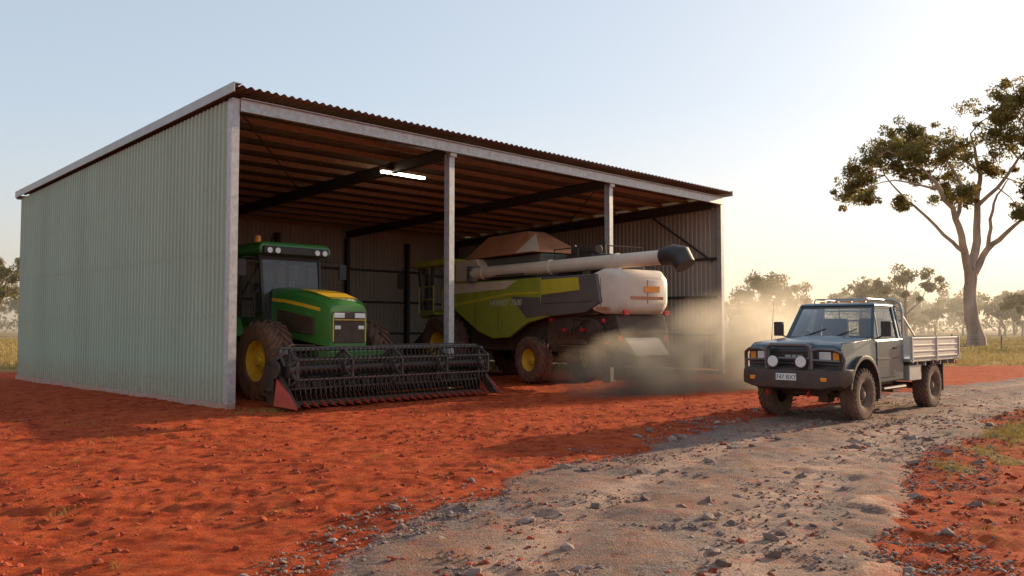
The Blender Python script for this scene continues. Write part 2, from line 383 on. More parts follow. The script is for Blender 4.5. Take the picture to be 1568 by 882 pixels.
blades('dry_grass_verge',px,py,(.05+.14*rng.random(len(px))**1.6)*(.5+.6*vg),22,.03+.05*rng.random(len(px)),mgr,.0022)
n=55; px=rng.uniform(-8,9,n);py=rng.uniform(5.5,16,n)
px=np.concatenate([px,rng.uniform(-5.6,-4.6,26)]);py=np.concatenate([py,rng.uniform(16.3,17.4,26)])
ok=np.abs(track_d(px,py))>1.8; px,py=px[ok],py[ok]
blades('grass_tufts',px,py,.03+.08*rng.random(len(px)),16,.02+.05*rng.random(len(px)),mgr,.0025)
n=9000; py=34+rng.random(n)**1.7*110; px=py*rng.uniform(-1.0,1.0,n)
kp=(sstep(35,42,py+6*(fbm(px*.15,py*.15,21)-.5)*2+np.where(px<0,6,0))>.4); px,py=px[kp],py[kp]
blades('field_grass',px,py,.12+.28*rng.random(len(px)),12,.2+.3*rng.random(len(px)),mgf,.004)
# ------------------------------------------------------------------ SHED
shed=empty('machinery_shed',(-5.77,17.26,0),rad(45))
L,D=19.1,14.6
zt=lambda y: 6.42-.5*y/D
m_wall=M('steel_cladding',(.36,.465,.355),.5,.0,.10,.8,.7,(.40,.18,.10),.9,stretch=(1,1,.12))
m_wall2=M('zinc_cladding',(.38,.34,.29),.5,.1,.15,1,.3,(.42,.2,.12),1.5,stretch=(1,1,.15))
m_roof=M('zinc_roof',(.21,.17,.14),.6,.1,.2,.8,stretch=(1,1,1))
m_galv=M('galvanised_steel',(.44,.44,.43),.45,.4,.2,9,.4,(.45,.22,.13),.8)
m_steel=M('dark_steel',(.07,.06,.055),.6,.2,.2,4)
m_timber=M('timber_purlin',(.32,.22,.14),.75,0,.25,2.5,stretch=(3,3,8))
m_conc=M('concrete',(.40,.33,.28),.9,0,.2,6,.6,(.45,.13,.06),.5,bump=.5)
def clad(name,axis_,c,a0,a1,z0f,z1f,mat,out,pitch=.19,dep=.028,parent=shed):
    a=[];off=[];t=a0
    while t<a1-1e-6:
        for f,o_ in ((0,0),(.50,0),(.62,1),(.86,1)):
            tt=t+f*pitch
            if tt<=a1: a.append(tt); off.append(o_*dep*out)
        t+=pitch
    a.append(a1);off.append(0)
    V=[];F=[]
    for s,o_ in zip(a,off):
        for zf in (z0f,z1f):
            z=zf(s)
            V.append((c+o_,s,z) if axis_=='y' else (s,c+o_,z))
    for i in range(len(a)-1): F.append((2*i,2*i+2,2*i+3,2*i+1))
    return add(name,(V,F),mat,parent,fix=False,smooth=False)
clad('left_wall_lower','y',0,.19,D,lambda y:.12,lambda y:3.3,m_wall,-1,dep=.038)
clad('left_wall_upper','y',-.007,.19,D,lambda y:3.22,lambda y:zt(y)-.02,m_wall,-1,dep=.038)
clad('back_wall','x',D,0,L,lambda y:.1,lambda y:zt(D)+.07,m_wall2,1)
clad('right_wall','y',L,.2,D,lambda y:.15,lambda y:zt(y)+.05,m_wall2,1)
add('footing',J([boxg(-.05,.14,-.02,D+.1,-.2,.115),boxg(L-.12,L+.08,.1,D+.1,-.2,.11),boxg(.15,L-.13,D-.08,D+.1,-.2,.09)]),m_conc,shed,.01)
G=[]
for z in (.5,1.9,3.26,4.6,5.75):
    for y in np.arange(.19+.74*.19,D,.38): G.append(cylg((-.042,y,z),(-.058,y,z),.012,n=5))
add('wall_screws',J(G),m_galv,shed,fix=False)
xsr=np.arange(-.12,L+.14,.19/8); V=[];F=[]
for i,x in enumerate(xsr):
    dz=.026*math.sin(x/.19*2*math.pi)
    for y in (-.32,D*.5,D+.25): V.append((x,y,zt(y)+.17+dz))
for i in range(len(xsr)-1):
    for k in range(2): F.append((3*i+k,3*i+3+k,3*i+4+k,3*i+1+k))
add('roof_sheet',(V,F),m_roof,shed,fix=False,ang=80)
m_fl=M('flashing',(.40,.42,.39),.5,.1,.1,3)
add('barge_flashing',J([beamg((-.14,-.33,zt(-.33)+.13),(-.14,D+.26,zt(D+.26)+.13),.025,.20),beamg((-.06,-.33,zt(-.33)+.215),(-.06,D+.26,zt(D+.26)+.215),.17,.015),
    beamg((L+.14,-.33,zt(-.33)+.13),(L+.14,D+.26,zt(D+.26)+.13),.025,.18)]),m_fl,shed)
add('front_fascia',J([beamg((.16,-.02,6.29),(L-.1,-.02,6.29),.02,.25),beamg((.16,-.05,6.425),(L-.1,-.05,6.425),.09,.015),beamg((.16,-.05,6.155),(L-.1,-.05,6.155),.09,.015)]),m_galv,shed)
posts=[6.0,12.55]
add('front_posts',J([boxg(-.02,.15,0,.18,0,6.42),boxg(L-.16,L+.02,0,.18,0,6.42)]+[ibeam((x,.12,0),(x,.12,6.14),.17,.2) for x in posts]),m_galv,shed)
add('post_brackets',J([boxg(x-.11,x+.11,-.045,-.034,6.05,6.2) for x in posts]+[boxg(x-.14,x+.14,-.02,.26,-.05,.04) for x in posts]),m_galv,shed,.004)
fr=[.28]+posts+[L-.28]
add('rafters',J([ibeam((x,.24,zt(.24)-.24),(x,D-.05,zt(D)-.24),.16,.30) for x in fr]),m_steel,shed)
add('purlins',J([beamg((.16,y,zt(y)+.035),(L-.05,y,zt(y)+.035),.06,.14) for y in np.arange(.35,D,1.15)]),m_timber,shed)
add('back_columns',J([ibeam((x,D-.16,0),(x,D-.16,zt(D)-.41),.16,.2) for x in (.3,3.1,6,9.2,12.55,15.8,L-.3)]+[ibeam((xx,y,0),(xx,y,zt(y)-.41),.2,.14) for xx in(.28,L-.28) for y in (5,9.8)]),m_steel,shed)
add('girts',J([beamg((.2,D-.04,z),(L-.1,D-.04,z),.04,.1) for z in (1.4,2.8,4.2)]+[beamg((xx,.2,z),(xx,D-.1,z),.04,.1) for xx in(.05,L-.05) for z in (1.4,2.8,4.2)]),m_steel,shed)
add('wall_braces',J([beamg((L-.12,.4,4.1),(L-.12,3.2,6.05),.05,.07),beamg((L-.12,5.2,.3),(L-.12,9.6,5.6),.03,.06),beamg((6.2,D-.3,.4),(9,D-.3,5.4),.03,.06)]),m_steel,shed)
add('roof_braces',J([beamg((.5,.6,zt(.6)-.12),(5.8,7.2,zt(7.2)-.12),.03,.03),beamg((12.8,.6,zt(.6)-.12),(18.7,7.2,zt(7.2)-.12),.03,.03)]),m_steel,shed)
add('gutter',tubeg([(-.1,D+.3,zt(D)+.05),(L+.1,D+.3,zt(D)+.05)],.07,8),m_fl,shed)
add('light_fitting',boxg(5.65,7.2,2.52,2.68,6.0,6.07),m_fl,shed,.005)
add('fluorescent_tube',J([cylg((5.68,2.57,5.965),(7.17,2.57,5.965),.026,n=8),cylg((5.68,2.64,5.965),(7.17,2.64,5.965),.026,n=8)]),emis('tube_glow',(1,.86,.62),22),shed)
# ------------------------------------------------------------------ shared vehicle materials
DC=(.38,.17,.09)
m_rub=M('tyre_rubber',(.035,.030,.028),.85,0,.3,8,.95,(.30,.12,.065),2.6,bump=.4)
m_rub2=M('tyre_rubber_muddy',(.05,.04,.035),.9,0,.3,8,.95,(.27,.14,.085),1.6,bump=.5)
m_blk=M('black_plastic',(.02,.02,.02),.5,0,.2,5,.3,DC,2)
m_dark=M('dark_machinery',(.04,.036,.033),.6,.2,.3,5,.45,DC,3)
m_gls=glassm('cab_glass')
m_lens=M('lamp_lens',(.75,.75,.72),.12,0,.1,30,coat=1)
m_amb=M('amber_lens',(.85,.28,.02),.25,0,.1,30)
m_red=M('red_lens',(.6,.02,.015),.25,0,.1,30)
m_chr=M('bare_alloy',(.46,.45,.42),.4,.5,.15,12,.35,DC,1.6)
m_hoop=M('bull_bar_tube',(.13,.13,.135),.3,.6,.15,12,.35,DC,1.6)
m_seat=M('seat_fabric',(.06,.055,.05),.9,0,.2,20)
def wheel(nm,par,c,R,W,rr,side,mt_,mr_,nl=20,lh=.045,rim='ag'):
    prof=[(rr,-W*.40),(rr+.03,-W*.47),(rr+(R-rr)*.5,-W*.52),(R*.93,-W*.49),(R*.985,-W*.40),(R,-W*.15),(R,W*.15),(R*.985,W*.40),(R*.93,W*.49),(rr+(R-rr)*.5,W*.52),(rr+.03,W*.47),(rr,W*.40)]
    G=[revy(prof,c,48)]
    for s in (-1,1):
        for k in range(nl):
            a0=2*math.pi*(k+(.25 if s>0 else -.25))/nl; sk_=.55*W/R; wd=.30*2*math.pi/nl
            V=[]
            for (y,aa,rlo,rhi) in ((s*.0,a0+sk_,R-.03,R+lh),(s*W*.42,a0,R*.96,R+lh*.75),(s*W*.52,a0-.04,R*.90,R*.95)):
                for r_ in (rlo,rhi):
                    for d_ in(-wd/2,wd/2):
                        V.append((c[0]+r_*math.cos(aa+d_),c[1]+y,c[2]+r_*math.sin(aa+d_)))
            Fq=[]
            for q in (0,4): Fq+= [(q,q+1,q+5,q+4),(q+2,q+6,q+7,q+3),(q,q+4,q+6,q+2),(q+1,q+3,q+7,q+5)]
            Fq+=[(0,2,3,1),(8,9,11,10)]
            G.append((V,Fq))
    add(nm+'_tyre',J(G),mt_,par,ang=40)
    s=side
    if rim=='ag': pr=[(rr,s*W*.40),(rr*.93,s*W*.36),(rr*.90,s*W*.12),(rr*.55,s*W*.02),(rr*.48,s*W*.05),(rr*.45,s*W*.22),(rr*.22,s*W*.25),(rr*.2,s*W*.34),(0.001,s*W*.35)]
    else: pr=[(rr,s*W*.40),(rr*.92,s*W*.34),(rr*.86,s*W*.15),(rr*.6,s*W*.24),(rr*.42,s*W*.22),(rr*.38,s*W*.36),(rr*.2,s*W*.42),(0.001,s*W*.42)]
    G=[revy(pr,c,36)]
    for k in range(8):
        a=2*math.pi*k/8; x=c[0]+rr*.33*math.cos(a);z=c[2]+rr*.33*math.sin(a); G.append(cylg((x,c[1]+s*W*.2,z),(x,c[1]+s*W*.3,z),.018,n=6))
    add(nm+'_rim',J(G),mr_,par)
    if rim!='ag':
        add(nm+'_rim_holes',J([cylg((c[0]+rr*.72*math.cos(k*.785),c[1]+s*W*.195,c[2]+rr*.72*math.sin(k*.785)),(c[0]+rr*.72*math.cos(k*.785),c[1]+s*W*.235,c[2]+rr*.72*math.sin(k*.785)),.032,n=10) for k in range(8)]),m_blk,par)
def quad(a,b,c,d): return [a,b,c,d],[(0,1,2,3)]
# ------------------------------------------------------------------ TRACTOR
tr_=empty('tractor',(-4.72,20.52,0),math.atan2(-.707,.707))
m_grn=M('green_paint',(.025,.19,.03),.3,0,.12,3,.3,DC,2.4,coat=.5)
m_yel=M('yellow_paint',(.80,.46,.02),.4,0,.12,4,.4,DC,1.6,coat=.3)
for sd_ in (-1,1):
    n_='left' if sd_>0 else 'right'
    wheel('front_'+n_,tr_,(0,1.38*sd_,.90),.88,.60,.47,sd_,m_rub,m_yel,20,.06)
    wheel('rear_'+n_,tr_,(-3.05,1.35*sd_,1.12),1.10,.70,.55,sd_,m_rub,m_yel,22,.07)
    arc=[(-3.05+1.28*math.cos(t),1.12+1.28*math.sin(t)) for t in np.linspace(rad(15),rad(150),14)]
    arc2=[(-3.05+1.23*math.cos(t),1.12+1.23*math.sin(t)) for t in np.linspace(rad(150),rad(15),14)]
    add('rear_fender_'+n_,prismg(arc+arc2,.95*sd_,1.72*sd_),m_grn,tr_,.01)
def ring(x,hw,zb,zt_,sh=.10,crown=.03):
    return [(x,-hw,zb),(x,hw,zb),(x,hw*1.02,zb+(zt_-zb)*.55),(x,hw*.99,zt_-sh),(x,hw*.84,zt_-sh*.2),(x,hw*.35,zt_+crown*.6),(x,-hw*.35,zt_+crown*.6),(x,-hw*.84,zt_-sh*.2),(x,-hw*.99,zt_-sh),(x,-hw*1.02,zb+(zt_-zb)*.55)]
add('hood',loftg([ring(-1.15,.60,1.55,2.66),ring(-.6,.60,1.45,2.62),(ring(.2,.585,1.36,2.52)),ring(.85,.56,1.28,2.40),ring(1.18,.53,1.24,2.31),ring(1.32,.49,1.24,2.17)]),m_grn,tr_,ang=38)
add('hood_stripe',J([loftg([[(x,s*hw,zc-.04),(x,s*(hw+.012),zc-.04),(x,s*(hw+.012),zc+.04),(x,s*hw,zc+.04)] for x,hw,zc in ((-1.1,.612,2.36),(-.5,.610,2.31),(.3,.594,2.20),(1.0,.560,2.08))]) for s in(-1,1)]),m_yel,tr_)
add('hood_side_grilles',J([prismg([(-.85,1.62),(.80,1.50),(.78,1.90),(-.2,2.04),(-.85,2.12)],s*.50,s*.622) for s in(-1,1)]),m_dark,tr_,.01)
add('hood_side_slats',J([beamg((-.8,s*.626,z),(.74,s*.626,z-.08),.008,.014) for s in(-1,1) for z in np.arange(1.70,2.02,.065)]),m_blk,tr_)
add('hood_top_highlight',loftg([[(x,-hw,z),(x,hw,z),(x,hw,z+.014),(x,-hw,z+.014)] for x,hw,z in ((-.2,.34,2.588),(.5,.40,2.495),(1.14,.36,2.335))]),m_yel,tr_)  # yellow strip paints the golden lit highlight along the hood top
add('front_grille',boxg(1.2,1.35,-.44,.44,1.30,2.04),m_dark,tr_,.04)
add('grille_slats',J([boxg(1.35,1.362,-.38,.38,z,z+.015) for z in np.arange(1.36,1.84,.05)]),m_blk,tr_)
add('headlamps',J([boxg(1.34,1.375,*sorted((s*.14,s*.42)),1.88,2.00) for s in(-1,1)]+[boxg(1.34,1.372,*sorted((s*.24,s*.40)),1.62,1.71) for s in(-1,1)]),m_lens,tr_,.015)
add('grille_trim',J([tubeg([(1.365,-.42,1.84),(1.365,.42,1.84)],.012,6),tubeg([(1.36,-.44,1.34),(1.36,-.44,1.98)],.014,6),tubeg([(1.36,.44,1.34),(1.36,.44,1.98)],.014,6)]),m_yel,tr_)
add('front_support',J([boxg(.3,1.45,-.34,.34,.98,1.22),boxg(1.2,1.66,-.75,.75,.86,1.14),beamg((1.3,-.62,.95),(1.3,-.62,.5),.1,.14),beamg((1.3,.62,.95),(1.3,.62,.5),.1,.14)]),m_grn,tr_,.02)
add('front_axle',J([boxg(-.2,.2,-1.15,1.15,.76,1.04),boxg(-2.6,.7,-.3,.3,.75,1.45),cylg((-3.05,-1.3,1.12),(-3.05,1.3,1.12),.22),boxg(-3.4,-1.,-.45,.45,.9,1.6)]),m_dark,tr_,.02)
G=[]
for s in(-1,1):
    G+=[beamg((-1.12,s*.80,1.6),(-1.32,s*.84,3.48),.07,.08),beamg((-2.1,s*.99,1.5),(-2.05,s*.93,3.48),.06,.07),beamg((-3.1,s*.92,1.8),(-2.95,s*.88,3.48),.08,.08),
        beamg((-1.12,s*.80,1.62),(-2.1,s*.99,1.52),.06,.08),beamg((-2.1,s*.99,1.9),(-3.1,s*.92,1.9),.05,.06),beamg((-1.3,s*.84,3.42),(-2.95,s*.88,3.42),.06,.08)]
G+=[beamg((-1.12,-.8,1.62),(-1.12,.8,1.62),.06,.08),beamg((-1.31,-.84,3.42),(-1.31,.84,3.42),.06,.1),beamg((-3.1,-.9,1.9),(-3.1,.9,1.9),.06,.08)]
add('cab_frame',J(G),m_blk,tr_,.01)
add('cab_floor',J([boxg(-3.1,-1.15,-.85,.85,1.35,1.55),boxg(-3.15,-2.2,-.85,.85,1.55,1.9)]),m_grn,tr_,.03)
Gg=[quad((-1.12,-.78,1.65),(-1.12,.78,1.65),(-1.31,.82,3.4),(-1.31,-.82,3.4)),quad((-3.09,-.88,1.9),(-3.09,.88,1.9),(-2.95,.86,3.4),(-2.95,-.86,3.4))]
for s in(-1,1):
    Gg+=[quad((-1.14,s*.80,1.65),(-2.08,s*.985,1.55),(-2.04,s*.93,3.4),(-1.33,s*.84,3.4)),quad((-2.12,s*.985,1.9),(-3.07,s*.92,1.9),(-2.94,s*.88,3.4),(-2.08,s*.93,3.4))]
add('cab_glazing',J(Gg),m_gls,tr_,smooth=False)
add('cab_roof',loftg([[(-3.1+i,-h,z) , (-1.05-i*.5,-h,z),(-1.0-i*.5,h,z),(-3.1+i,h,z)] for i,h,z in ((.05,.92,3.47),(0,1.0,3.53),(0,1.0,3.68),(.12,.88,3.80))]),m_grn,tr_,.04)
add('roof_visor',boxg(-1.18,-.96,-.92,.92,3.48,3.68),m_blk,tr_,.03)
add('work_lamps',J([cylg((-.98,y,3.57),(-.93,y,3.57),.07,n=14) for y in(-.78,-.56,.56,.78)]),m_lens,tr_)
add('beacon',cylg((-1.6,-.75,3.8),(-1.6,-.75,3.97),.085,.07,14),m_amb,tr_); add('beacon_base',cylg((-1.6,-.75,3.76),(-1.6,-.75,3.80),.09,n=14),m_blk,tr_)
add('mirrors',J([tubeg([(-1.35,s*.9,3.4),(-1.15,s*1.35,3.38),(-1.1,s*1.42,3.3),(-1.1,s*1.42,2.9)],.02,6) for s in(-1,1)]+[boxg(-1.14,-1.08,*sorted((s*1.32,s*1.54)),2.92,3.32) for s in(-1,1)]),m_blk,tr_,.008)
add('seat',J([boxg(-2.7,-2.1,-.28,.28,1.95,2.12),boxg(-2.75,-2.6,-.27,.27,2.1,2.85)]),m_seat,tr_,.05)
add('steering',J([tubeg([(-1.65-.09*math.cos(t),.2*math.sin(t),2.42+.13*math.cos(t)) for t in np.linspace(0,6.283,20)[:-1]],.018,6,True),beamg((-1.65,0,2.4),(-1.4,0,1.6),.1,.1),boxg(-1.5,-1.25,-.3,.3,2.0,2.25)]),m_blk,tr_)
add('steps',J([boxg(-1.9,-1.45,*sorted((s*1.0,s*1.25)),z,z+.04) for z in(.55,.9,1.25) for s in(-1,1)]+[beamg((x,s*1.12,.5),(x,s*1.0,1.6),.03,.05) for x in(-1.88,-1.47) for s in(-1,1)]),m_blk,tr_)
add('handrails',J([tubeg([(-1.2,s*.95,1.4),(-1.15,s*1.05,1.6),(-1.2,s*1.05,2.5),(-1.24,s*.9,2.6)],.018,6) for s in(-1,1)]),m_blk,tr_)
# ------------------------------------------------------------------ HEADER (crop front)
hd=empty('harvester_header',(-5.77,17.26,0),rad(45))
m_hdr=M('header_black',(.022,.020,.020),.45,.3,.3,5,.30,DC,1.2)
m_hred=M('header_red',(.45,.035,.014),.55,0,.2,6,.45,(.25,.06,.03),1)
m_bar=M('worn_steel',(.10,.092,.088),.4,.6,.3,8,.3,DC,1.2)
x0,x1=.82,6.25
add('back_sheet',J([boxg(x0,x1,-.22,-.18,.18,.80),boxg(x0,x1,-.30,-.16,.80,.90),boxg(x0,x1,-.95,-.2,.12,.15)]),m_hdr,hd,.006)
rc=(-.80,.80); RR=.40
add('reel_tube',cylg((x0+.06,rc[0],rc[1]),(x1-.06,rc[0],rc[1]),.085,n=14),m_hdr,hd)
G=[];Tn=[];NB=6;ph=.52
for k in range(NB):
    a=2*math.pi*k/NB+ph; y=rc[0]+RR*math.cos(a);z=rc[1]+RR*math.sin(a)
    G.append(cylg((x0+.06,y,z),(x1-.06,y,z),.024,n=8))
    for x in np.arange(x0+.10,x1-.08,.12):
        Tn.append(tubeg([(x,y,z+.02),(x,y-.03,z-.12),(x+.005,y-.10,z-.27)],[.013,.011,.007],5)); Tn.append(boxg(x-.02,x+.02,y-.03,y+.03,z-.03,z+.03))
add('reel_bats',J(G),m_bar,hd); add('reel_tines',J(Tn),m_hdr,hd,fix=False)
G=[]
for x in np.linspace(x0+.08,x1-.08,5):
    for k in range(NB):
        a=2*math.pi*k/NB+ph;a2=2*math.pi*(k+1)/NB+ph
        p=(x,rc[0]+RR*math.cos(a),rc[1]+RR*math.sin(a));p2=(x,rc[0]+RR*math.cos(a2),rc[1]+RR*math.sin(a2))
        G.append(beamg((x,rc[0],rc[1]),p,.04,.06)); G.append(beamg(p,p2,.04,.055))
    G.append(cylg((x-.06,rc[0],rc[1]),(x+.06,rc[0],rc[1]),.16,n=16))
add('reel_spiders',J(G),m_bar,hd)
add('reel_arms',J([beamg((x,-.2,.92),(x,rc[0]-.05,1.16),.07,.10) for x in(x0-.0,(x0+x1)/2,x1+.0)]+[cylg((x,-.3,.7),(x,-.75,.98),.028,n=8) for x in(x0,x1)]+[beamg((x0,-.62,1.235),(x1,-.62,1.235),.06,.05)]+[beamg((x,-.62,1.2),(x,rc[0],.86),.05,.06) for x in(x0-.02,(x0+x1)/2,x1+.02)]),m_bar,hd,.005)
add('hydraulic_hoses',J([tubeg([(x0+1.2,-.25,.9),(x0+1.0,-.3,1.28),(x0+.3,-.5,1.30),(x0,-.65,1.15)],.014,6),tubeg([(x0+2.6,-.25,.9),(x0+2.7,-.35,1.27),(x1-.4,-.55,1.28),(x1,-.7,1.1)],.014,6)]),m_blk,hd)
V=[];F=[];n=int((x1-x0-.2)/.02)
for i in range(n):
    x=x0+.1+i*.02;a=(i*.02)/.42*2*math.pi*(1 if x<(x0+x1)/2 else -1)
    for r in(.12,.24): V.append((x,-.45+r*math.cos(a),.42+r*math.sin(a)))
for i in range(n-1): F.append((2*i,2*i+2,2*i+3,2*i+1))
add('auger_flight',(V,F),m_bar,hd,fix=False); add('auger_drum',cylg((x0+.05,-.45,.42),(x1-.05,-.45,.42),.13,n=16),m_hdr,hd)
add('cutter_bar',boxg(x0,x1,-1.12,-.95,.08,.13),m_hdr,hd)
G=[]
for x in np.arange(x0+.05,x1,.21): G.append(([(x-.018,-1.08,.07),(x+.018,-1.08,.07),(x+.018,-1.08,.16),(x-.018,-1.08,.16),(x,-1.38,.05)],[(0,1,2,3),(0,4,1),(1,4,2),(2,4,3),(3,4,0)]))
add('cutter_guards',J(G),m_hred,hd)
for nm,xx,s in(('left',x0,-1),('right',x1,1)):
    pts=[(-.16,.08),(-.16,.98),(-.45,.92),(-.95,.50),(-1.40,.06),(-1.0,.05)]
    V=[(xx+s*.02,p[0],p[1]) for p in pts]+[(xx+s*(.07 if i in(0,1) else .12 if i<4 else .05),p[0],p[1]) for i,p in enumerate(pts)]
    n=len(pts); F=[tuple(range(n)),tuple(range(2*n-1,n-1,-1))]+[((i+1)%n,i,n+i,n+(i+1)%n) for i in range(n)]
    add('end_plate_'+nm,(V,F),m_hdr,hd,.008)
    V=[(xx-s*.04,-.80,.08),(xx+s*.26,-.80,.08),(xx+s*.16,-.72,.62),(xx+s*.05,-.72,.62),(xx+s*.12,-1.55,.03)]
    add('crop_divider_'+nm,(V,[(0,1,2,3),(0,4,1),(1,4,2),(2,4,3),(3,4,0)]),m_hred,hd,.012)
    add('drive_cover_'+nm,J([cylg((xx+s*.12,rc[0]+.15,rc[1]),(xx+s*.17,rc[0]+.15,rc[1]),.19,n=20),boxg(min(xx+s*.10,xx+s*.16),max(xx+s*.10,xx+s*.16),-.6,-.2,.35,.85)]),m_hdr,hd,.01)
# ------------------------------------------------------------------ COMBINE HARVESTER
hh_=Vector((-.58,.815)).normalized()
hv=empty('combine_harvester',(1.47,25.82,0),math.atan2(hh_.y,hh_.x))
m_lime=M('lime_paint',(.33,.38,.035),.4,0,.12,2,.35,DC,3.6,coat=.3)
m_gry=M('grey_panel',(.11,.11,.105),.45,0,.15,2,.35,DC,3.4)
m_wht=M('offwhite_panel',(.70,.58,.46),.5,0,.08,2,.35,(.42,.20,.11),3.5,coat=.1)
m_tarp=M('tank_cover',(.48,.19,.09),.75,0,.2,2)
m_yl2=M('yellow_decal',(.58,.50,.04),.4,0,.1,3,.25,DC,3)
for s in(-1,1):
    n_='left' if s>0 else 'right'
    wheel('front_'+n_,hv,(4.4,1.45*s,1.03),1.0,.75,.50,s,m_rub,m_yel,22,.06)
    wheel('rear_'+n_,hv,(0,1.02*s,.70),.67,.45,.33,s,m_rub,m_yel,18,.045)
    y0,y1=(1.06*s,1.2*s)
    add('side_skirt_'+n_,prismg([(4.3,3.18),(-.58,3.13),(-.58,2.35),(-.9,1.98),(.1,1.80),(1.0,1.36),(1.9,1.32),(2.7,1.52),(4.0,2.15),(4.3,2.35)],y0,y1),m_lime,hv,.03)
    add('rear_side_panel_'+n_,prismg([(-.60,3.13),(-3.05,3.12),(-3.2,2.35),(-2.6,2.08),(-.95,1.98),(-.60,2.35)],y0,y1*1.0),m_gry,hv,.03)
    add('side_grey_band_'+n_,prismg([(.9,2.62),(-.57,2.55),(-.57,2.38),(-.9,2.02),(.1,1.95)],y1*.99,y1+.012*s),m_gry,hv,.004)
    add('side_upper_band_'+n_,prismg([(4.25,3.14),(.6,3.10),(1.2,2.86),(4.25,2.80)],y1*.99,y1+.012*s),m_wht,hv,.004)
    add('yellow_panel_'+n_,prismg([(-.62,3.06),(-2.3,3.06),(-2.35,2.70),(-.62,2.62)],y1*.99,y1+.014*s),m_yl2,hv,.004)
    add('yellow_sweep_'+n_,prismg([(4.2,2.48),(1.0,2.74),(-.5,2.72),(-.5,2.66),(1.0,2.66),(4.2,2.38)],y1*.99,y1+.010*s),m_yl2,hv)
    add('vent_grille_'+n_,J([boxg(.2,2.9,min(y1,y1+.012*s),max(y1,y1+.012*s),3.16+i*.06,3.19+i*.06) for i in range(3)]),m_blk,hv)
    add('panel_seams_'+n_,J([boxg(x-.008,x+.008,*sorted((y1,y1+.004*s)),1.6,3.1) for x in(1.6,2.9)]+[boxg(-2.9,-.7,*sorted((y1,y1+.004*s)),2.36,2.375)]),m_blk,hv)
add('chassis',J([boxg(-2.9,4.4,-1.04,1.04,2.0,3.1),boxg(-.4,5.3,-.75,.75,1.15,2.0),boxg(-2.6,4.8,.55,.75,.95,1.15),boxg(-2.6,4.8,-.75,-.55,.95,1.15)]),m_dark,hv,.03)
add('axles',J([cylg((4.4,-1.2,1.03),(4.4,1.2,1.03),.2),beamg((0,-.8,.75),(0,.8,.75),.22,.25),beamg((0,0,.8),(0,0,1.3),.4,.5)]),m_dark,hv,.02)
add('upper_body',prismg([(4.3,3.19),(4.3,3.92),(3.0,3.92),(2.7,3.6),(2.6,3.19)],-1.1,1.12),m_wht,hv,.05)
add('grain_tank',prismg([(2.6,3.16),(3.0,3.9),(-.1,3.9),(.1,3.16)],-1.02,.80),m_gry,hv,.03)
V=[(3.9,-1.1,3.95),(3.9,1.0,3.95),(0.0,1.0,3.95),(0,-1.1,3.95),(3.2,-.5,4.68),(3.2,.5,4.68),(1.2,.35,4.72),(1.2,-.35,4.72)]
add('tank_extension',(V,[(0,1,2,3),(4,5,6,7),(0,1,5,4),(1,2,6,5),(2,3,7,6),(3,0,4,7)]),m_tarp,hv,.02)
add('tank_flap',([(.9,1.05,3.96),(-.3,1.02,3.96),(.35,.65,4.55)],[(0,1,2)]),m_wht,hv,fix=False)
add('engine_deck',J([boxg(-2.7,-.2,-.95,.30,3.14,3.4),boxg(-1.6,-.4,-.8,.1,3.4,3.85),boxg(-2.5,-1.8,-.7,.2,3.4,3.75),cylg((-1.7,-.1,3.95),(-.6,-.1,3.95),.15,n=16),cylg((-.3,-.3,3.4),(-.3,-.3,4.2),.08,n=12)]),m_dark,hv,.03)
add('deck_rails',J([tubeg([(-.3,.45,3.2),(-.3,.45,4.0),(-2.6,.45,4.0),(-2.6,.45,3.2)],.02,6),tubeg([(-2.65,.4,3.2),(-2.65,.4,3.95),(-2.65,-.9,3.95),(-2.65,-.9,3.2)],.02,6),cylg((-1.4,.45,3.2),(-1.4,.45,4.0),.018,n=6)]),m_dark,hv)
def rr_(x,hw,zb,zt_,r=.2,yo=.06):
    P=[]
    for cx,cz,a0 in((hw-r,zb+r,-90),(hw-r,zt_-r,0),(-hw+r,zt_-r,90),(-hw+r,zb+r,180)):
        for t in(0,30,60,90): P.append((x,yo+cx+r*math.cos(rad(a0+t)),cz+r*math.sin(rad(a0+t))))
    return P
add('rear_hood',loftg([rr_(-2.85,1.10,2.12,3.14,.10),rr_(-3.15,1.06,2.02,3.26,.16),rr_(-3.5,.96,2.02,3.24,.2),rr_(-3.72,.86,2.12,3.12,.25),rr_(-3.80,.74,2.25,2.98,.25)]),m_wht,hv,ang=60)
add('rear_hood_trim',J([boxg(-3.82,-3.795,-.55,.65,2.42,2.5),boxg(-3.45,-3.0,1.10,1.165,2.14,2.22)]),m_tarp,hv,.005)
add('rear_hood_lines',J([boxg(-3.81,-3.79,.02,.03,2.3,2.95),boxg(-3.15,-3.14,1.115,1.128,2.2,3.0)]),m_blk,hv)
add('tail_lamps',J([boxg(-3.78,-3.7,*sorted((s*.65,s*.85)),2.0,2.12) for s in(-1,1)]+[cylg((-3.2,s*1.1,1.85),(-3.26,s*1.1,1.85),.06,n=12) for s in(-1,1)]+[boxg(-2.4,-2.3,1.02,1.14,1.55,1.65),boxg(-1.6,-1.5,1.02,1.14,1.55,1.65),boxg(-1.0,-.92,1.02,1.14,1.85,1.93),boxg(-3.65,-3.6,-.9,-.75,1.3,1.45),boxg(-3.65,-3.6,.8,.95,1.3,1.45),boxg(-3.3,-3.2,.98,1.06,1.2,1.28)]),m_red,hv,.01)
add('rear_number_board',boxg(-3.83,-3.80,-.40,.15,2.62,2.78),m_amb,hv)
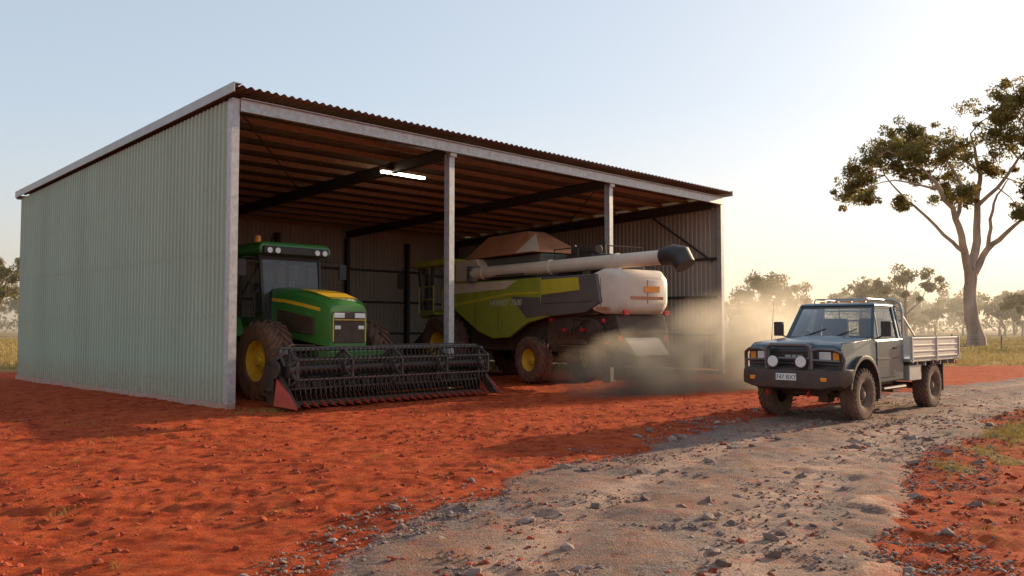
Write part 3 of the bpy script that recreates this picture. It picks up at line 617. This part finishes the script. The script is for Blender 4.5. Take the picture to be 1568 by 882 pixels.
add('straw_chopper',J([prismg([(-2.2,1.3),(-2.2,2.0),(-3.5,2.0),(-3.65,1.5),(-3.1,1.15)],-.90,.90),boxg(-2.5,-1.0,.76,1.0,1.35,1.9),cylg((-2.8,.92,1.6),(-2.8,1.1,1.6),.28,n=18),cylg((-1.7,1.0,1.75),(-1.7,1.08,1.75),.2,n=18),beamg((-2.8,1.05,1.87),(-1.7,1.04,1.95),.05,.05),beamg((-2.8,1.05,1.33),(-1.7,1.04,1.55),.05,.05)]),m_dark,hv,.02)
add('spreader_chute',prismg([(-3.3,1.25),(-3.62,1.40),(-3.95,1.05),(-4.05,.92),(-3.4,1.05)],-.55,.70),m_wht,hv,.02)
add('rear_frame',J([beamg((-3.4,s*.85,2.0),(-3.65,s*.9,1.0),.06,.06) for s in(-1,1)]+[beamg((-3.65,-.95,.9),(-3.65,.95,.9),.07,.08),beamg((-2.6,.9,1.2),(-3.65,.9,1.0),.06,.06),beamg((-2.6,-.9,1.2),(-3.65,-.9,1.0),.06,.06),cylg((-3.1,.5,1.2),(-3.1,.5,.6),.2,n=16),cylg((-3.1,-.5,1.2),(-3.1,-.5,.6),.2,n=16)]),m_dark,hv,.01)
add('hoses',J([tubeg([(-.9,1.1,2.0),(-1.2,1.14,1.6),(-1.9,1.14,1.5),(-2.5,1.1,1.9)],.02,6),tubeg([(-2.2,1.0,2.0),(-2.4,1.18,1.5),(-3.1,1.1,1.3),(-3.4,.9,1.7)],.018,6)]),m_blk,hv)
A0=Vector((2.95,1.22,3.42));A1=Vector((-4.7,.22,3.50))
add('unloading_auger',J([tubeg([A0,A0.lerp(A1,.05),A1],[.20,.20,.195],18)]+[cylg(A0.lerp(A1,t),A0.lerp(A1,t+.012),.225,n=18) for t in(.06,.45,.78)]),m_wht,hv,ang=50)
add('auger_pivot',J([cylg((3.0,1.18,3.15),(3.0,1.18,3.66),.25,n=18),beamg((-1.9,.55,3.12),(-1.9,.55,3.28),.3,.1)]),m_gry,hv,.02)
add('auger_spout',tubeg([A1+Vector((.12,.01,0)),A1+Vector((-.20,-.03,.04)),A1+Vector((-.42,-.06,-.02)),A1+Vector((-.58,-.08,-.26))],[.235,.28,.31,.27],16),m_blk,hv)
add('cab_base',boxg(5.2,7.0,-.95,.95,2.0,2.3),m_lime,hv,.05)
G=[]
for s in(-1,1): G+=[beamg((5.25,s*.93,2.3),(5.25,s*.9,3.85),.09,.09),beamg((6.2,s*.95,2.3),(6.2,s*.92,3.85),.05,.05),beamg((7.0,s*.9,2.3),(7.2,s*.88,3.85),.07,.07)]
add('cab_frame',J(G),m_blk,hv)
add('cab_glazing',J([quad((5.27,s*.94,2.3),(6.98,s*.9,2.3),(7.18,s*.88,3.82),(5.27,s*.9,3.82)) for s in(-1,1)]+[quad((7.0,-.9,2.3),(7.0,.9,2.3),(7.2,.88,3.82),(7.2,-.88,3.82))]),m_gls,hv,smooth=False)
add('cab_roof',boxg(5.1,7.45,-1.05,1.05,3.85,4.10),m_yl2,hv,.07)
add('cab_back',boxg(4.6,5.2,-.9,.9,2.2,3.8),m_lime,hv,.03)
add('cab_seat',J([boxg(5.7,6.1,-.3,.3,2.5,2.7),boxg(5.6,5.75,-.3,.3,2.6,3.3)]),m_seat,hv,.04)
add('mirrors',J([tubeg([(7.3,s*1.0,3.9),(7.5,s*1.4,3.85),(7.5,s*1.5,3.5)],.02,6) for s in(-1,1)]+[boxg(7.45,7.53,*sorted((s*1.38,s*1.62)),3.1,3.65) for s in(-1,1)]),m_blk,hv,.01)
add('ladder',J([beamg((x,1.35,.6),(x,1.1,2.2),.04,.05) for x in(5.55,6.05)]+[boxg(5.55,6.05,1.12,1.36,z,z+.04) for z in(.7,1.05,1.4,1.75)]+[boxg(5.2,6.3,.95,1.4,2.12,2.18)]),m_lime,hv)
add('platform_rails',J([tubeg([(5.3,1.38,2.2),(5.3,1.38,3.1),(6.3,1.38,3.1),(6.3,1.38,2.2)],.025,6),tubeg([(5.3,1.38,2.65),(6.3,1.38,2.65)],.018,6)]),m_yl2,hv)
add('feeder_house',prismg([(5.2,1.9),(7.2,1.6),(8.6,.9),(8.6,.35),(6.8,.7),(5.2,1.2)],-.6,.6),m_dark,hv,.03)
tc=bpy.data.curves.new('side_lettering','FONT'); tc.body='HARVEST 7500'; tc.size=.27; tc.extrude=.004; tc.shear=.25
to=bpy.data.objects.new('side_lettering',tc); S.collection.objects.link(to); to.parent=hv; to.rotation_euler=(rad(90),0,rad(180)); to.location=(2.1,1.217,2.34)
tc.materials.append(M('decal_white',(.6,.56,.45),.5,0,.1,5))
# ------------------------------------------------------------------ UTE
ut=empty('utility_truck',(5.6,15.65,.0),math.atan2(-.71,-.70))
m_blue=M('blue_grey_paint',(.026,.066,.084),.30,0,.1,3,.22,(.26,.17,.12),1.5,coat=.4)
m_cream=M('tray_paint',(.60,.53,.44),.5,0,.1,4,.35,(.42,.22,.13),1.6)
m_whl=M('steel_wheel',(.16,.13,.11),.6,.3,.2,8,.8,(.28,.15,.09),1.6)
WB=3.5
def sb(s,a,b): return sorted((s*a,s*b))
for s in(-1,1):
    n_='left' if s>0 else 'right'
    wheel('front_'+n_,ut,(0,.78*s,.475),.455,.30,.22,s,m_rub2,m_whl,26,.024,'car')
    wheel('rear_'+n_,ut,(-WB,.78*s,.475),.455,.30,.22,s,m_rub2,m_whl,26,.024,'car')
    arc=[(.60*math.cos(t),.50+.60*math.sin(t)) for t in np.linspace(rad(192),rad(10),16)]
    pts=[(.80,.72),(.84,1.15),(.82,1.32),(.74,1.375),(-.55,1.46),(-.62,1.43),(-.62,.60)]+arc
    add('front_fender_'+n_,prismg(pts,.60*s,.87*s,[0,0,.02,.03,.03,.0,0]+[0]*16),m_blue,ut,.018)
    fl=[(.60*math.cos(t),.50+.60*math.sin(t)) for t in np.linspace(rad(192),rad(8),18)]
    fo=[(.67*math.cos(t),.50+.67*math.sin(t)) for t in np.linspace(rad(8),rad(192),18)]
    add('fender_flare_'+n_,prismg(fl+fo,.80*s,.945*s),m_blk,ut,.012)
    add('cab_side_'+n_,prismg([(-.625,.64),(-.625,1.44),(-1.98,1.46),(-1.98,.66)],.70*s,.87*s),m_blue,ut,.025)
    add('door_panel_'+n_,prismg([(-.66,.74),(-.66,1.41),(-1.72,1.43),(-1.72,1.0),(-1.62,.74)],.865*s,.882*s),m_blue,ut,.008)
    add('door_handle_'+n_,boxg(-1.60,-1.44,*sb(s,.882,.905),1.26,1.295),m_blk,ut,.006)
    add('body_crease_'+n_,boxg(-1.72,-.66,*sb(s,.881,.892),1.08,1.10),m_blk,ut)
    add('side_step_'+n_,tubeg([(-.72,.70*s,.58),(-.78,.93*s,.54),(-1.85,.93*s,.54),(-1.92,.70*s,.58)],.032,8),m_blk,ut)
    add('mud_flap_'+n_,J([boxg(-WB-.62,-WB-.60,s*.76-.15,s*.76+.15,.35,.95),boxg(-.66,-.64,s*.76-.13,s*.76+.13,.32,.62)]),m_blk,ut)
    add('head_lamp_bezel_'+n_,boxg(.79,.856,*sb(s,.44,.85),1.04,1.27),m_blk,ut,.01)
    add('head_lamp_'+n_,boxg(.82,.872,*sb(s,.47,.69),1.07,1.24),m_lens,ut,.02)
    add('indicator_'+n_,boxg(.80,.868,*sb(s,.72,.83),1.08,1.23),m_amb,ut,.015)
    add('mirror_'+n_,J([tubeg([(-.70,.85*s,1.46),(-.66,.99*s,1.52)],.016,6),boxg(-.72,-.64,*sb(s,.96,1.14),1.50,1.78)]),m_blk,ut,.02)
add('engine_bay',boxg(-.6,.80,-.60,.60,.70,1.32),m_dark,ut,.01)
def hr(x,z,hw=.70): return [(x,-hw,z-.06),(x,hw,z-.06),(x,hw,z-.015),(x,hw*.93,z+.010),(x,hw*.52,z+.015),(x,hw*.42,z+.042),(x,-hw*.42,z+.042),(x,-hw*.52,z+.015),(x,-hw*.93,z+.010),(x,-hw,z-.015)]
add('bonnet',loftg([hr(-.60,1.465,.82),hr(-.2,1.450,.81),hr(.3,1.42,.80),hr(.72,1.38,.79),hr(.81,1.345,.78),hr(.85,1.30,.77)]),m_blue,ut,ang=24)
add('bonnet_gaps',J([beamg((-.58,s*.835,1.468),(.74,s*.815,1.385),.008,.01) for s in(-1,1)]),m_blk,ut)
add('grille_surround',J([boxg(.78,.862,-.86,.86,1.272,1.30),boxg(.78,.860,-.86,.86,1.01,1.04),boxg(.79,.86,-.455,-.43,1.04,1.272),boxg(.79,.86,.43,.455,1.04,1.272)]),m_blue,ut,.008)
add('grille',J([boxg(.78,.82,-.43,.43,1.04,1.272)]+[boxg(.82,.838,-.43,.43,z,z+.014) for z in np.arange(1.07,1.26,.04)]),m_blk,ut)
add('grille_badge',J([boxg(.838,.848,-.16,-.05,1.13,1.18),boxg(.838,.848,-.03,.04,1.13,1.18),boxg(.838,.848,.06,.17,1.13,1.18)]),m_chr,ut)
add('front_valance',boxg(.70,.84,-.80,.80,.72,1.01),m_blk,ut,.02)
def bb(y,xo,zl,zh): return [(xo-.20,y,zl),(xo,y,zl+.05),(xo+.02,y,(zl+zh)/2),(xo,y,zh-.04),(xo-.08,y,zh),(xo-.24,y,zh)]
add('bull_bar_channel',loftg([bb(-.97,.82,.72,.94),bb(-.90,.99,.62,.95),bb(-.6,1.10,.56,.96),bb(0,1.13,.56,.96),bb(.6,1.10,.56,.96),bb(.90,.99,.62,.95),bb(.97,.82,.72,.94)]),m_blk,ut,.012)
def arcpts(a,b,zt_,x,r=.1):
    q=(b-a)/abs(b-a)
    return [(x,a,.92),(x,a,zt_-r),(x,a+q*r*.3,zt_-r*.3),(x,a+q*r,zt_),(x,b-q*r,zt_),(x,b-q*r*.3,zt_-r*.3),(x,b,zt_-r),(x,b,.92)]
G=[tubeg(arcpts(-.42,.42,1.36,1.04),.034,10),tubeg([(1.04,-.42,1.12),(1.04,.42,1.12)],.024,8)]
for s in(-1,1):
    G.append(tubeg([(1.04,.42*s,1.26),(1.03,.55*s,1.29),(.98,.78*s,1.28),(.90,.90*s,1.22),(.86,.92*s,1.10),(.88,.91*s,.9)],.032,10))
    G.append(tubeg([(1.04,.42*s,1.10),(.95,.88*s,1.08)],.022,8)); G.append(boxg(1.02,1.05,.40*s-.035,.40*s+.035,.92,1.32))
add('bull_bar_hoops',J(G),m_hoop,ut)
add('spot_lamps',J([tubeg([(1.02,y,1.07),(1.06,y,1.07),(1.12,y,1.07)],[.05,.10,.108],20) for y in(-.26,.26)]),m_blk,ut)
add('spot_lenses',J([cylg((1.12,y,1.07),(1.13,y,1.07),.098,.09,20) for y in(-.26,.26)]),m_lens,ut)
add('bumper_lamps',J([boxg(1.085,1.115,s*.62-.09,s*.62+.09,.74,.81) for s in(-1,1)]),m_amb,ut,.01)
add('number_plate',boxg(1.145,1.152,-.19,.19,.745,.865),M('plate_white',(.75,.75,.7),.4,0,.05,8,.2,DC,1.5),ut,.004)
pc=bpy.data.curves.new('plate_text','FONT'); pc.body='747 BX7'; pc.size=.105; pc.extrude=.001; pc.align_x='CENTER'
po=bpy.data.objects.new('plate_text',pc); S.collection.objects.link(po); po.parent=ut; po.rotation_euler=(rad(90),0,rad(90)); po.location=(1.154,0,.768); pc.materials.append(m_blk)
add('recovery_hooks',J([tubeg([(1.06,s*.38,.56),(1.14,s*.38,.52),(1.1,s*.38,.47),(1.02,s*.38,.5)],.015,6) for s in(-1,1)]),m_red,ut)
add('chassis_rails',J([boxg(-4.9,.95,s*.42-.05,s*.42+.05,.60,.74) for s in(-1,1)]+[boxg(-1.9,-.6,-.7,.7,.58,.66),cylg((0,-.65,.46),(0,.65,.46),.06),cylg((-WB,-.65,.46),(-WB,.65,.46),.065),beamg((0,.12,.46),(0,.3,.46),.3,.3),beamg((-WB,-.15,.46),(-WB,.15,.46),.32,.32),beamg((-2.3,.7,.80),(-3.0,.7,.80),.3,.3),cylg((-2.3,-.7,.75),(-3.0,-.7,.75),.17),boxg(-4.3,-2.8,.36,.5,.47,.50),boxg(.1,.6,.36,.48,.50,.6)]),m_dark,ut,.01)
add('under_tray_toolbox',boxg(-2.85,-2.2,.62,.90,.62,.92),m_chr,ut,.015)
zb,ztp=1.465,2.06
Gp=[];Gl=[]
for s in(-1,1):
    A_0=(-.60,.82*s,zb);A_1=(-.98,.70*s,ztp);B0=(-1.78,.84*s,zb);B1=(-1.80,.71*s,ztp);C0=(-1.97,.82*s,zb);C1=(-1.96,.70*s,ztp)
    Gp+=[beamg(A_0,A_1,.055,.06),beamg(B0,B1,.07,.05),beamg(C0,C1,.06,.05),beamg(A_0,C0,.05,.05),beamg(A_1,C1,.05,.05),beamg((-.86,.82*s,zb),(-.97,.72*s,1.95),.02,.025)]
    Gl+=[quad(A_0,B0,B1,A_1)]
    Gp+=[quad(B0,C0,C1,B1)]
Gp+=[beamg((-.60,-.82,zb),(-.60,.82,zb),.05,.05),beamg((-.98,-.70,ztp),(-.98,.70,ztp),.05,.05),beamg((-1.97,-.8,zb),(-1.97,.8,zb),.05,.08)]
Gl+=[quad((-.60,-.80,zb),(-.60,.80,zb),(-.98,.68,ztp),(-.98,-.68,ztp)),quad((-1.97,-.76,zb),(-1.97,.76,zb),(-1.96,.66,ztp),(-1.96,-.66,ztp))]
add('cab_pillars',J(Gp),m_blue,ut); add('cab_glazing',J(Gl),m_gls,ut,smooth=False)
add('cab_roof',loftg([[(-2.0+i,-h,z),(-.95-i,-h,z),(-.95-i,h,z),(-2.0+i,h,z)] for i,h,z in((.0,.73,2.06),(-.01,.74,2.09),(.04,.70,2.125),(.14,.6,2.14))]),m_blue,ut,.02)
add('cab_rear_panel',boxg(-1.99,-1.95,-.80,.80,.68,1.45),m_blue,ut,.01)
add('cab_interior',J([boxg(-.95,-.62,-.70,.70,1.2,1.46),boxg(-1.75,-1.3,-.65,-.1,1.05,1.2),boxg(-1.85,-1.68,-.62,-.12,1.15,1.85),boxg(-1.75,-1.3,.1,.65,1.05,1.2),boxg(-1.85,-1.68,.12,.62,1.15,1.85),boxg(-1.9,-.6,-.7,.7,.7,.8)]),m_seat,ut,.04)
add('steering_wheel',tubeg([(-1.12+.08*math.cos(t),-.36+.18*math.sin(t),1.48+.16*math.cos(t)) for t in np.linspace(0,6.283,18)[:-1]],.014,6,True),m_blk,ut)
add('wipers',J([tubeg([(-.60,-.5,1.49),(-.70,-.1,1.64)],.008,5),tubeg([(-.60,.1,1.49),(-.70,.5,1.64)],.008,5)]),m_blk,ut)
add('aerial',cylg((.0,-.86,1.38),(-.15,-.88,2.15),.006,.003,6),m_blk,ut)
add('roof_marker_lamps',J([boxg(-1.32,-1.24,y-.05,y+.05,2.135,2.175) for y in(-.4,-.13,.13,.4)]),m_amb,ut,.01)
TX0,TX1=-2.14,-5.0
add('tray_deck',J([boxg(TX1,TX0,-.95,.95,.99,1.05)]+[beamg((x,-.9,.94),(x,.9,.94),.06,.09) for x in np.arange(-4.9,-2.2,.45)]+[boxg(TX1,TX0,s*.42-.05,s*.42+.05,.76,.895) for s in(-1,1)]),m_chr,ut,.006)
G=[]
for s in(-1,1):
    G.append(boxg(TX1,TX0,*sb(s,.93,.96),1.055,1.47))
    for z in(1.07,1.18,1.30,1.44): G.append(boxg(TX1,TX0,*sb(s,.96,.972),z,z+.028))
    for x in(TX0-.03,(TX0+TX1)/2,TX1+.03): G.append(boxg(x-.025,x+.025,*sb(s,.962,.985),.97,1.48))
G.append(boxg(TX1-.03,TX1-.002,-.95,.95,1.055,1.47))
add('tray_sides',J(G),m_cream,ut,.004)
G=[tubeg([(TX0,-.80,1.05),(TX0,-.80,2.0),(TX0,-.76,2.14),(TX0,-.64,2.22),(TX0,.64,2.22),(TX0,.76,2.14),(TX0,.80,2.0),(TX0,.80,1.05)],.028,10)]
for z in(1.3,1.55,1.8,2.0): G.append(cylg((TX0,-.8,z),(TX0,.8,z),.016,n=8))
for y in(-.45,0,.45): G.append(cylg((TX0,y,1.05),(TX0,y,2.22),.018,n=8))
for s in(-1,1): G.append(tubeg([(TX0,.8*s,1.9),(TX0-.35,.9*s,1.5)],.02,8))
add('headboard_frame',J(G),m_chr,ut)
G=[cylg((TX0+.012,y,1.07),(TX0+.012,y,2.2),.004,n=4) for y in np.arange(-.76,.78,.06)]+[cylg((TX0+.014,-.78,z),(TX0+.014,.78,z),.004,n=4) for z in np.arange(1.1,2.18,.06)]
add('headboard_mesh',J(G),m_chr,ut)
add('roof_rack',J([tubeg([(-1.15,s*.5,2.22),(TX0,s*.5,2.21)],.015,6) for s in(-1,1)]+[tubeg([(-1.2,-.55,2.14),(-1.18,-.52,2.22),(-1.18,.52,2.22),(-1.2,.55,2.14)],.015,6)]),m_chr,ut)
add('tail_lamps',J([boxg(TX1-.05,TX1-.01,s*.78-.12,s*.78+.12,.88,.97) for s in(-1,1)]),m_red,ut,.005)
# ------------------------------------------------------------------ TREES
m_bark=M('gum_bark',(.42,.29,.21),.85,0,.35,1.2,bump=.4,bs=4,stretch=(1,1,.3))
m_leaf=leafm('gum_leaves',(.11,.115,.036),(.23,.17,.058),.5,.35)
m_bark2=M('distant_bark',(.26,.20,.15),.9,0,.2,1)
m_leaf2=leafm('distant_leaves',(.11,.11,.045),(.20,.155,.065),.4,.12)
def leaves(C,Rr,n,ln,wd):
    C=np.asarray(C,float);Rr=np.asarray(Rr,float); k=len(C)
    d=rng.normal(size=(k,n,3)); d/=np.linalg.norm(d,axis=2)[...,None]; d*=(rng.random((k,n,1))**.45)
    P=(C[:,None]+d*Rr[:,None]*np.array([1,1,.75])).reshape(-1,3); m=len(P)
    a=rng.normal(size=(m,3)); a[:,2]-=.7; a/=np.linalg.norm(a,axis=1)[:,None]
    b_=np.cross(a,rng.normal(size=(m,3))); b_/=np.linalg.norm(b_,axis=1)[:,None]
    l=(ln*(.6+.8*rng.random(m)))[:,None];w_=(wd*(.6+.8*rng.random(m)))[:,None]
    V=np.stack([P-a*l/2,P+b_*w_/2,P+a*l/2,P-b_*w_/2],1).reshape(-1,3); i=np.arange(m)*4
    return V,np.stack([i,i+1,i+2,i+3],-1)
bt=empty('eucalyptus_tree',(42.1,77,0)); sc=1/17.0
def P_(x,y,d=0): return ((x-1492)*sc,d,(530-y)*sc)
limbs=[([P_(1494,533),P_(1492,505),P_(1490,470,.1),P_(1489,440,.2),P_(1491,412,.2)],[.95,.66,.58,.54,.48]),
([P_(1489,440,.2),P_(1474,385,-.6),P_(1456,335,-1.4),P_(1427,292,-2),P_(1395,262,-2.4),P_(1352,238,-2.6)],[.40,.34,.28,.2,.13,.06]),
([P_(1491,412,.2),P_(1506,368,.8),P_(1513,310,1.2),P_(1522,250,1.6),P_(1513,190,2)],[.42,.34,.26,.17,.07]),
([P_(1492,425,.2),P_(1524,380,.8),P_(1560,352,1.5),P_(1610,318,2)],[.34,.28,.2,.08]),
([P_(1456,335,-1.4),P_(1469,290,-1),P_(1462,242,.5),P_(1438,205,1)],[.2,.16,.1,.05]),
([P_(1427,292,-2),P_(1390,288,-3),P_(1352,282,-3),P_(1318,288,-3)],[.14,.1,.07,.03]),
([P_(1513,310,1.2),P_(1546,268,0),P_(1577,215,-1)],[.2,.15,.06]),
([P_(1522,250,1.6),P_(1494,222,3),P_(1468,203,3.4)],[.13,.09,.04]),
([P_(1524,380,.8),P_(1557,300,3),P_(1592,258,4)],[.2,.13,.05]),
([P_(1474,385,-.6),P_(1440,330,1.5),P_(1405,285,3),P_(1380,240,3.4)],[.2,.14,.1,.04])]
G=[]
allp=[]
def smooth_l(pts,r):
    A=resample(np.array(pts),.8); rr2=np.interp(np.linspace(0,1,len(A)),np.linspace(0,1,len(r)),r)
    A[1:-1]+=rng.normal(0,.07,(len(A)-2,3)); return [tuple(p) for p in A],list(rr2)
for p,r in limbs:
    A,R2=smooth_l(p,r); G.append(tubeg(A,R2,9)); allp+= [Vector(q) for q in A[len(A)//3:]] if len(G)>1 else []
cl=[(1345,235,28),(1382,212,32),(1412,186,25),(1318,286,20),(1308,308,12),(1392,262,28),(1440,198,30),(1466,262,34),(1500,182,34),(1545,168,36),(1588,172,38),(1560,215,34),(1605,228,38),(1515,213,24),(1572,298,26),(1612,318,32),(1482,292,18),(1640,262,38),(1436,245,20),(1528,158,24),(1372,238,26),(1475,215,22),(1350,262,18),(1530,250,18),(1590,200,32),(1330,255,16),(1420,225,22),(1460,300,12),(1545,330,10),(1405,300,10)]
C=[];Rr=[]
for x,y,r in cl:
    c=Vector(P_(x,y,random.uniform(-3.5,3.5))); rm=r*sc
    near_=min(allp,key=lambda q:(q-c).length)
    G.append(tubeg([near_,(near_+c)/2+Vector((0,0,.3)),c],[.07,.05,.025],5))
    for k in range(int(5+r*.5)):
        d=Vector((random.gauss(0,1),random.gauss(0,1),random.gauss(0,.7))).normalized()*rm*random.uniform(.4,1.3)
        c2=c+d; C.append(c2); Rr.append(random.uniform(.35,.95)); 
        if k%2==0: G.append(tubeg([c,c+d*.5+Vector((0,0,.1)),c2],[.03,.02,.01],4))
add('trunk',J(G),m_bark,bt,fix=False,ang=60)
V,F=leaves(C,np.array(Rr)[:,None]*np.ones(3),72,.38,.13)
meshnp('foliage',V,F,m_leaf,bt)
def gum(name,loc,H,W,seed,leafn=60,ls=.55,mb=m_bark2,ml=m_leaf2,ret=False):
    random.seed(seed); G=[];C=[];Rr=[]
    fork=H*random.uniform(.3,.42); top=Vector((random.uniform(-.5,.5),0,fork))
    G.append(tubeg([(0,0,-.3),(random.uniform(-.2,.2),0,fork*.5),top],[H*.035,H*.025,H*.02],6))
    nb=random.randint(4,6)
    for i in range(nb):
        a=2*math.pi*i/nb+random.uniform(-.4,.4); rr3=W*.5*random.uniform(.35,.85); z=H*random.uniform(.62,.95)
        e=Vector((math.cos(a)*rr3,math.sin(a)*rr3,z)); mid_=(top+e)/2+Vector((math.cos(a)*rr3*.12,0,-H*.04))
        G.append(tubeg([top,mid_,e],[H*.015,H*.010,H*.004],5))
        for k in range(random.randint(4,7)):
            C.append(e+Vector((random.gauss(0,1),random.gauss(0,1),random.gauss(0,.5)))*W*.14); Rr.append(W*random.uniform(.06,.15))
        C.append(mid_+Vector((0,0,H*.05))); Rr.append(W*.07)
    V,F=leaves(C,np.array(Rr)[:,None]*np.ones(3),leafn,ls,ls*.4)
    if ret: return J(G),V,F
    e=empty(name,loc); add('trunk',J(G),mb,e,fix=False); meshnp('foliage',V,F,ml,e); return e
gum('eucalyptus_tree',(36.5,118,0),9.5,11,11,150,.5)
gum('eucalyptus_tree',(59.5,128,0),10.5,8.5,12,130,.5)
gum('eucalyptus_tree',(-64,104,0),9.8,9,14,150,.5)
gum('eucalyptus_tree',(75,122,0),7,8,15,130,.5)
gum('eucalyptus_tree',(75,85,0),14,12,19,150,.5)
GT=[];VL=[];FL=[];off=0
for i in range(170):
    y=random.Random(i).uniform(150,280); r_=random.Random(i+500).uniform(-.95,1.0); H=random.Random(i+900).uniform(6,11.5); x=y*r_
    g_,V,F=gum('',None,H,H*random.Random(i+77).uniform(.8,1.2),i+200,26,1.0,ret=True)
    GT.append(([(v[0]+x,v[1]+y,v[2]) for v in g_[0]],g_[1])); VL.append(V+np.array([x,y,0])); FL.append(F+off); off+=len(V)
n=520; uy=rng.uniform(190,300,n); ux=uy*rng.uniform(-1,1,n)
V,F=leaves(np.stack([ux,uy,1.4+2.0*rng.random(n)],-1),np.stack([2+3*rng.random(n),2+3*rng.random(n),1.4+2.2*rng.random(n)],-1),26,1.1,.5)
VL.append(V);FL.append(F+off)
dt=empty('distant_trees'); add('trunks',J(GT),m_bark2,dt,fix=False); meshnp('foliage',np.concatenate(VL),np.concatenate(FL),m_leaf2,dt)
# ------------------------------------------------------------------ fence
fe=empty('wire_fence'); pts=[Vector((20+i*4.2,60+i*.9,0)) for i in range(24)]
add('posts',J([cylg((p.x,p.y,-.1),(p.x+.03,p.y,1.15+.1*math.sin(i*3)),.055,.05,7) for i,p in enumerate(pts)]),M('weathered_post',(.22,.17,.13),.9,0,.3,4),fe)
add('wires',J([tubeg([(p.x,p.y,z) for p in pts],.008,4) for z in(.35,.65,.95,1.1)]),m_galv,fe)
# ------------------------------------------------------------------ dust + haze
def vol(name,dens,col,falloff,nscale=.8,aniso=.3):
    m,nt,o=newmat(name); v=N(nt,'ShaderNodeVolumePrincipled'); v.inputs['Color'].default_value=(*col,1); v.inputs['Anisotropy'].default_value=aniso
    nt.links.new(v.outputs[0],o.inputs['Volume'])
    if falloff:
        tc_=N(nt,'ShaderNodeTexCoord'); ln=N(nt,'ShaderNodeVectorMath',operation='LENGTH'); nt.links.new(tc_.outputs['Object'],ln.inputs[0])
        f=ramp(nt,ln.outputs['Value'],.1,.98,1,0); f=math_(nt,'POWER',f,1.2)
        g=N(nt,'ShaderNodeNewGeometry'); nn=ramp(nt,noise(nt,g.outputs['Position'],nscale,3,.6),.38,.62)
        nt.links.new(math_(nt,'MULTIPLY',math_(nt,'MULTIPLY',f,nn),dens),v.inputs['Density'])
    else: v.inputs['Density'].default_value=dens
    return m
dust=empty('dust_cloud',(0,0,0))
def puff(nm,loc,scl,mat):
    me=bpy.data.meshes.new(nm); bm=bmesh.new(); bmesh.ops.create_icosphere(bm,subdivisions=3,radius=1); bm.to_mesh(me); bm.free(); me.materials.append(mat)
    o=bpy.data.objects.new(nm,me); S.collection.objects.link(o); o.parent=dust; o.location=loc; o.scale=scl; o.rotation_euler=(0,0,rad(40))
dc=(.98,.86,.72)
puff('puff_1',(3.3,21.4,.4),(3.2,1.3,1.35),vol('dust_dense',3.0,dc,True,1.1,.55))
puff('puff_2',(6.2,23.3,.7),(3.9,1.5,2.2),vol('dust_mid',1.8,dc,True,.8,.55))
puff('puff_3',(8.9,26.8,.9),(4.2,2.0,2.9),vol('dust_thin',.9,dc,True,.5,.55))
add('haze',boxg(-700,700,90,900,-2,26),vol('distance_haze',.0028,(1,.90,.76),False),None)
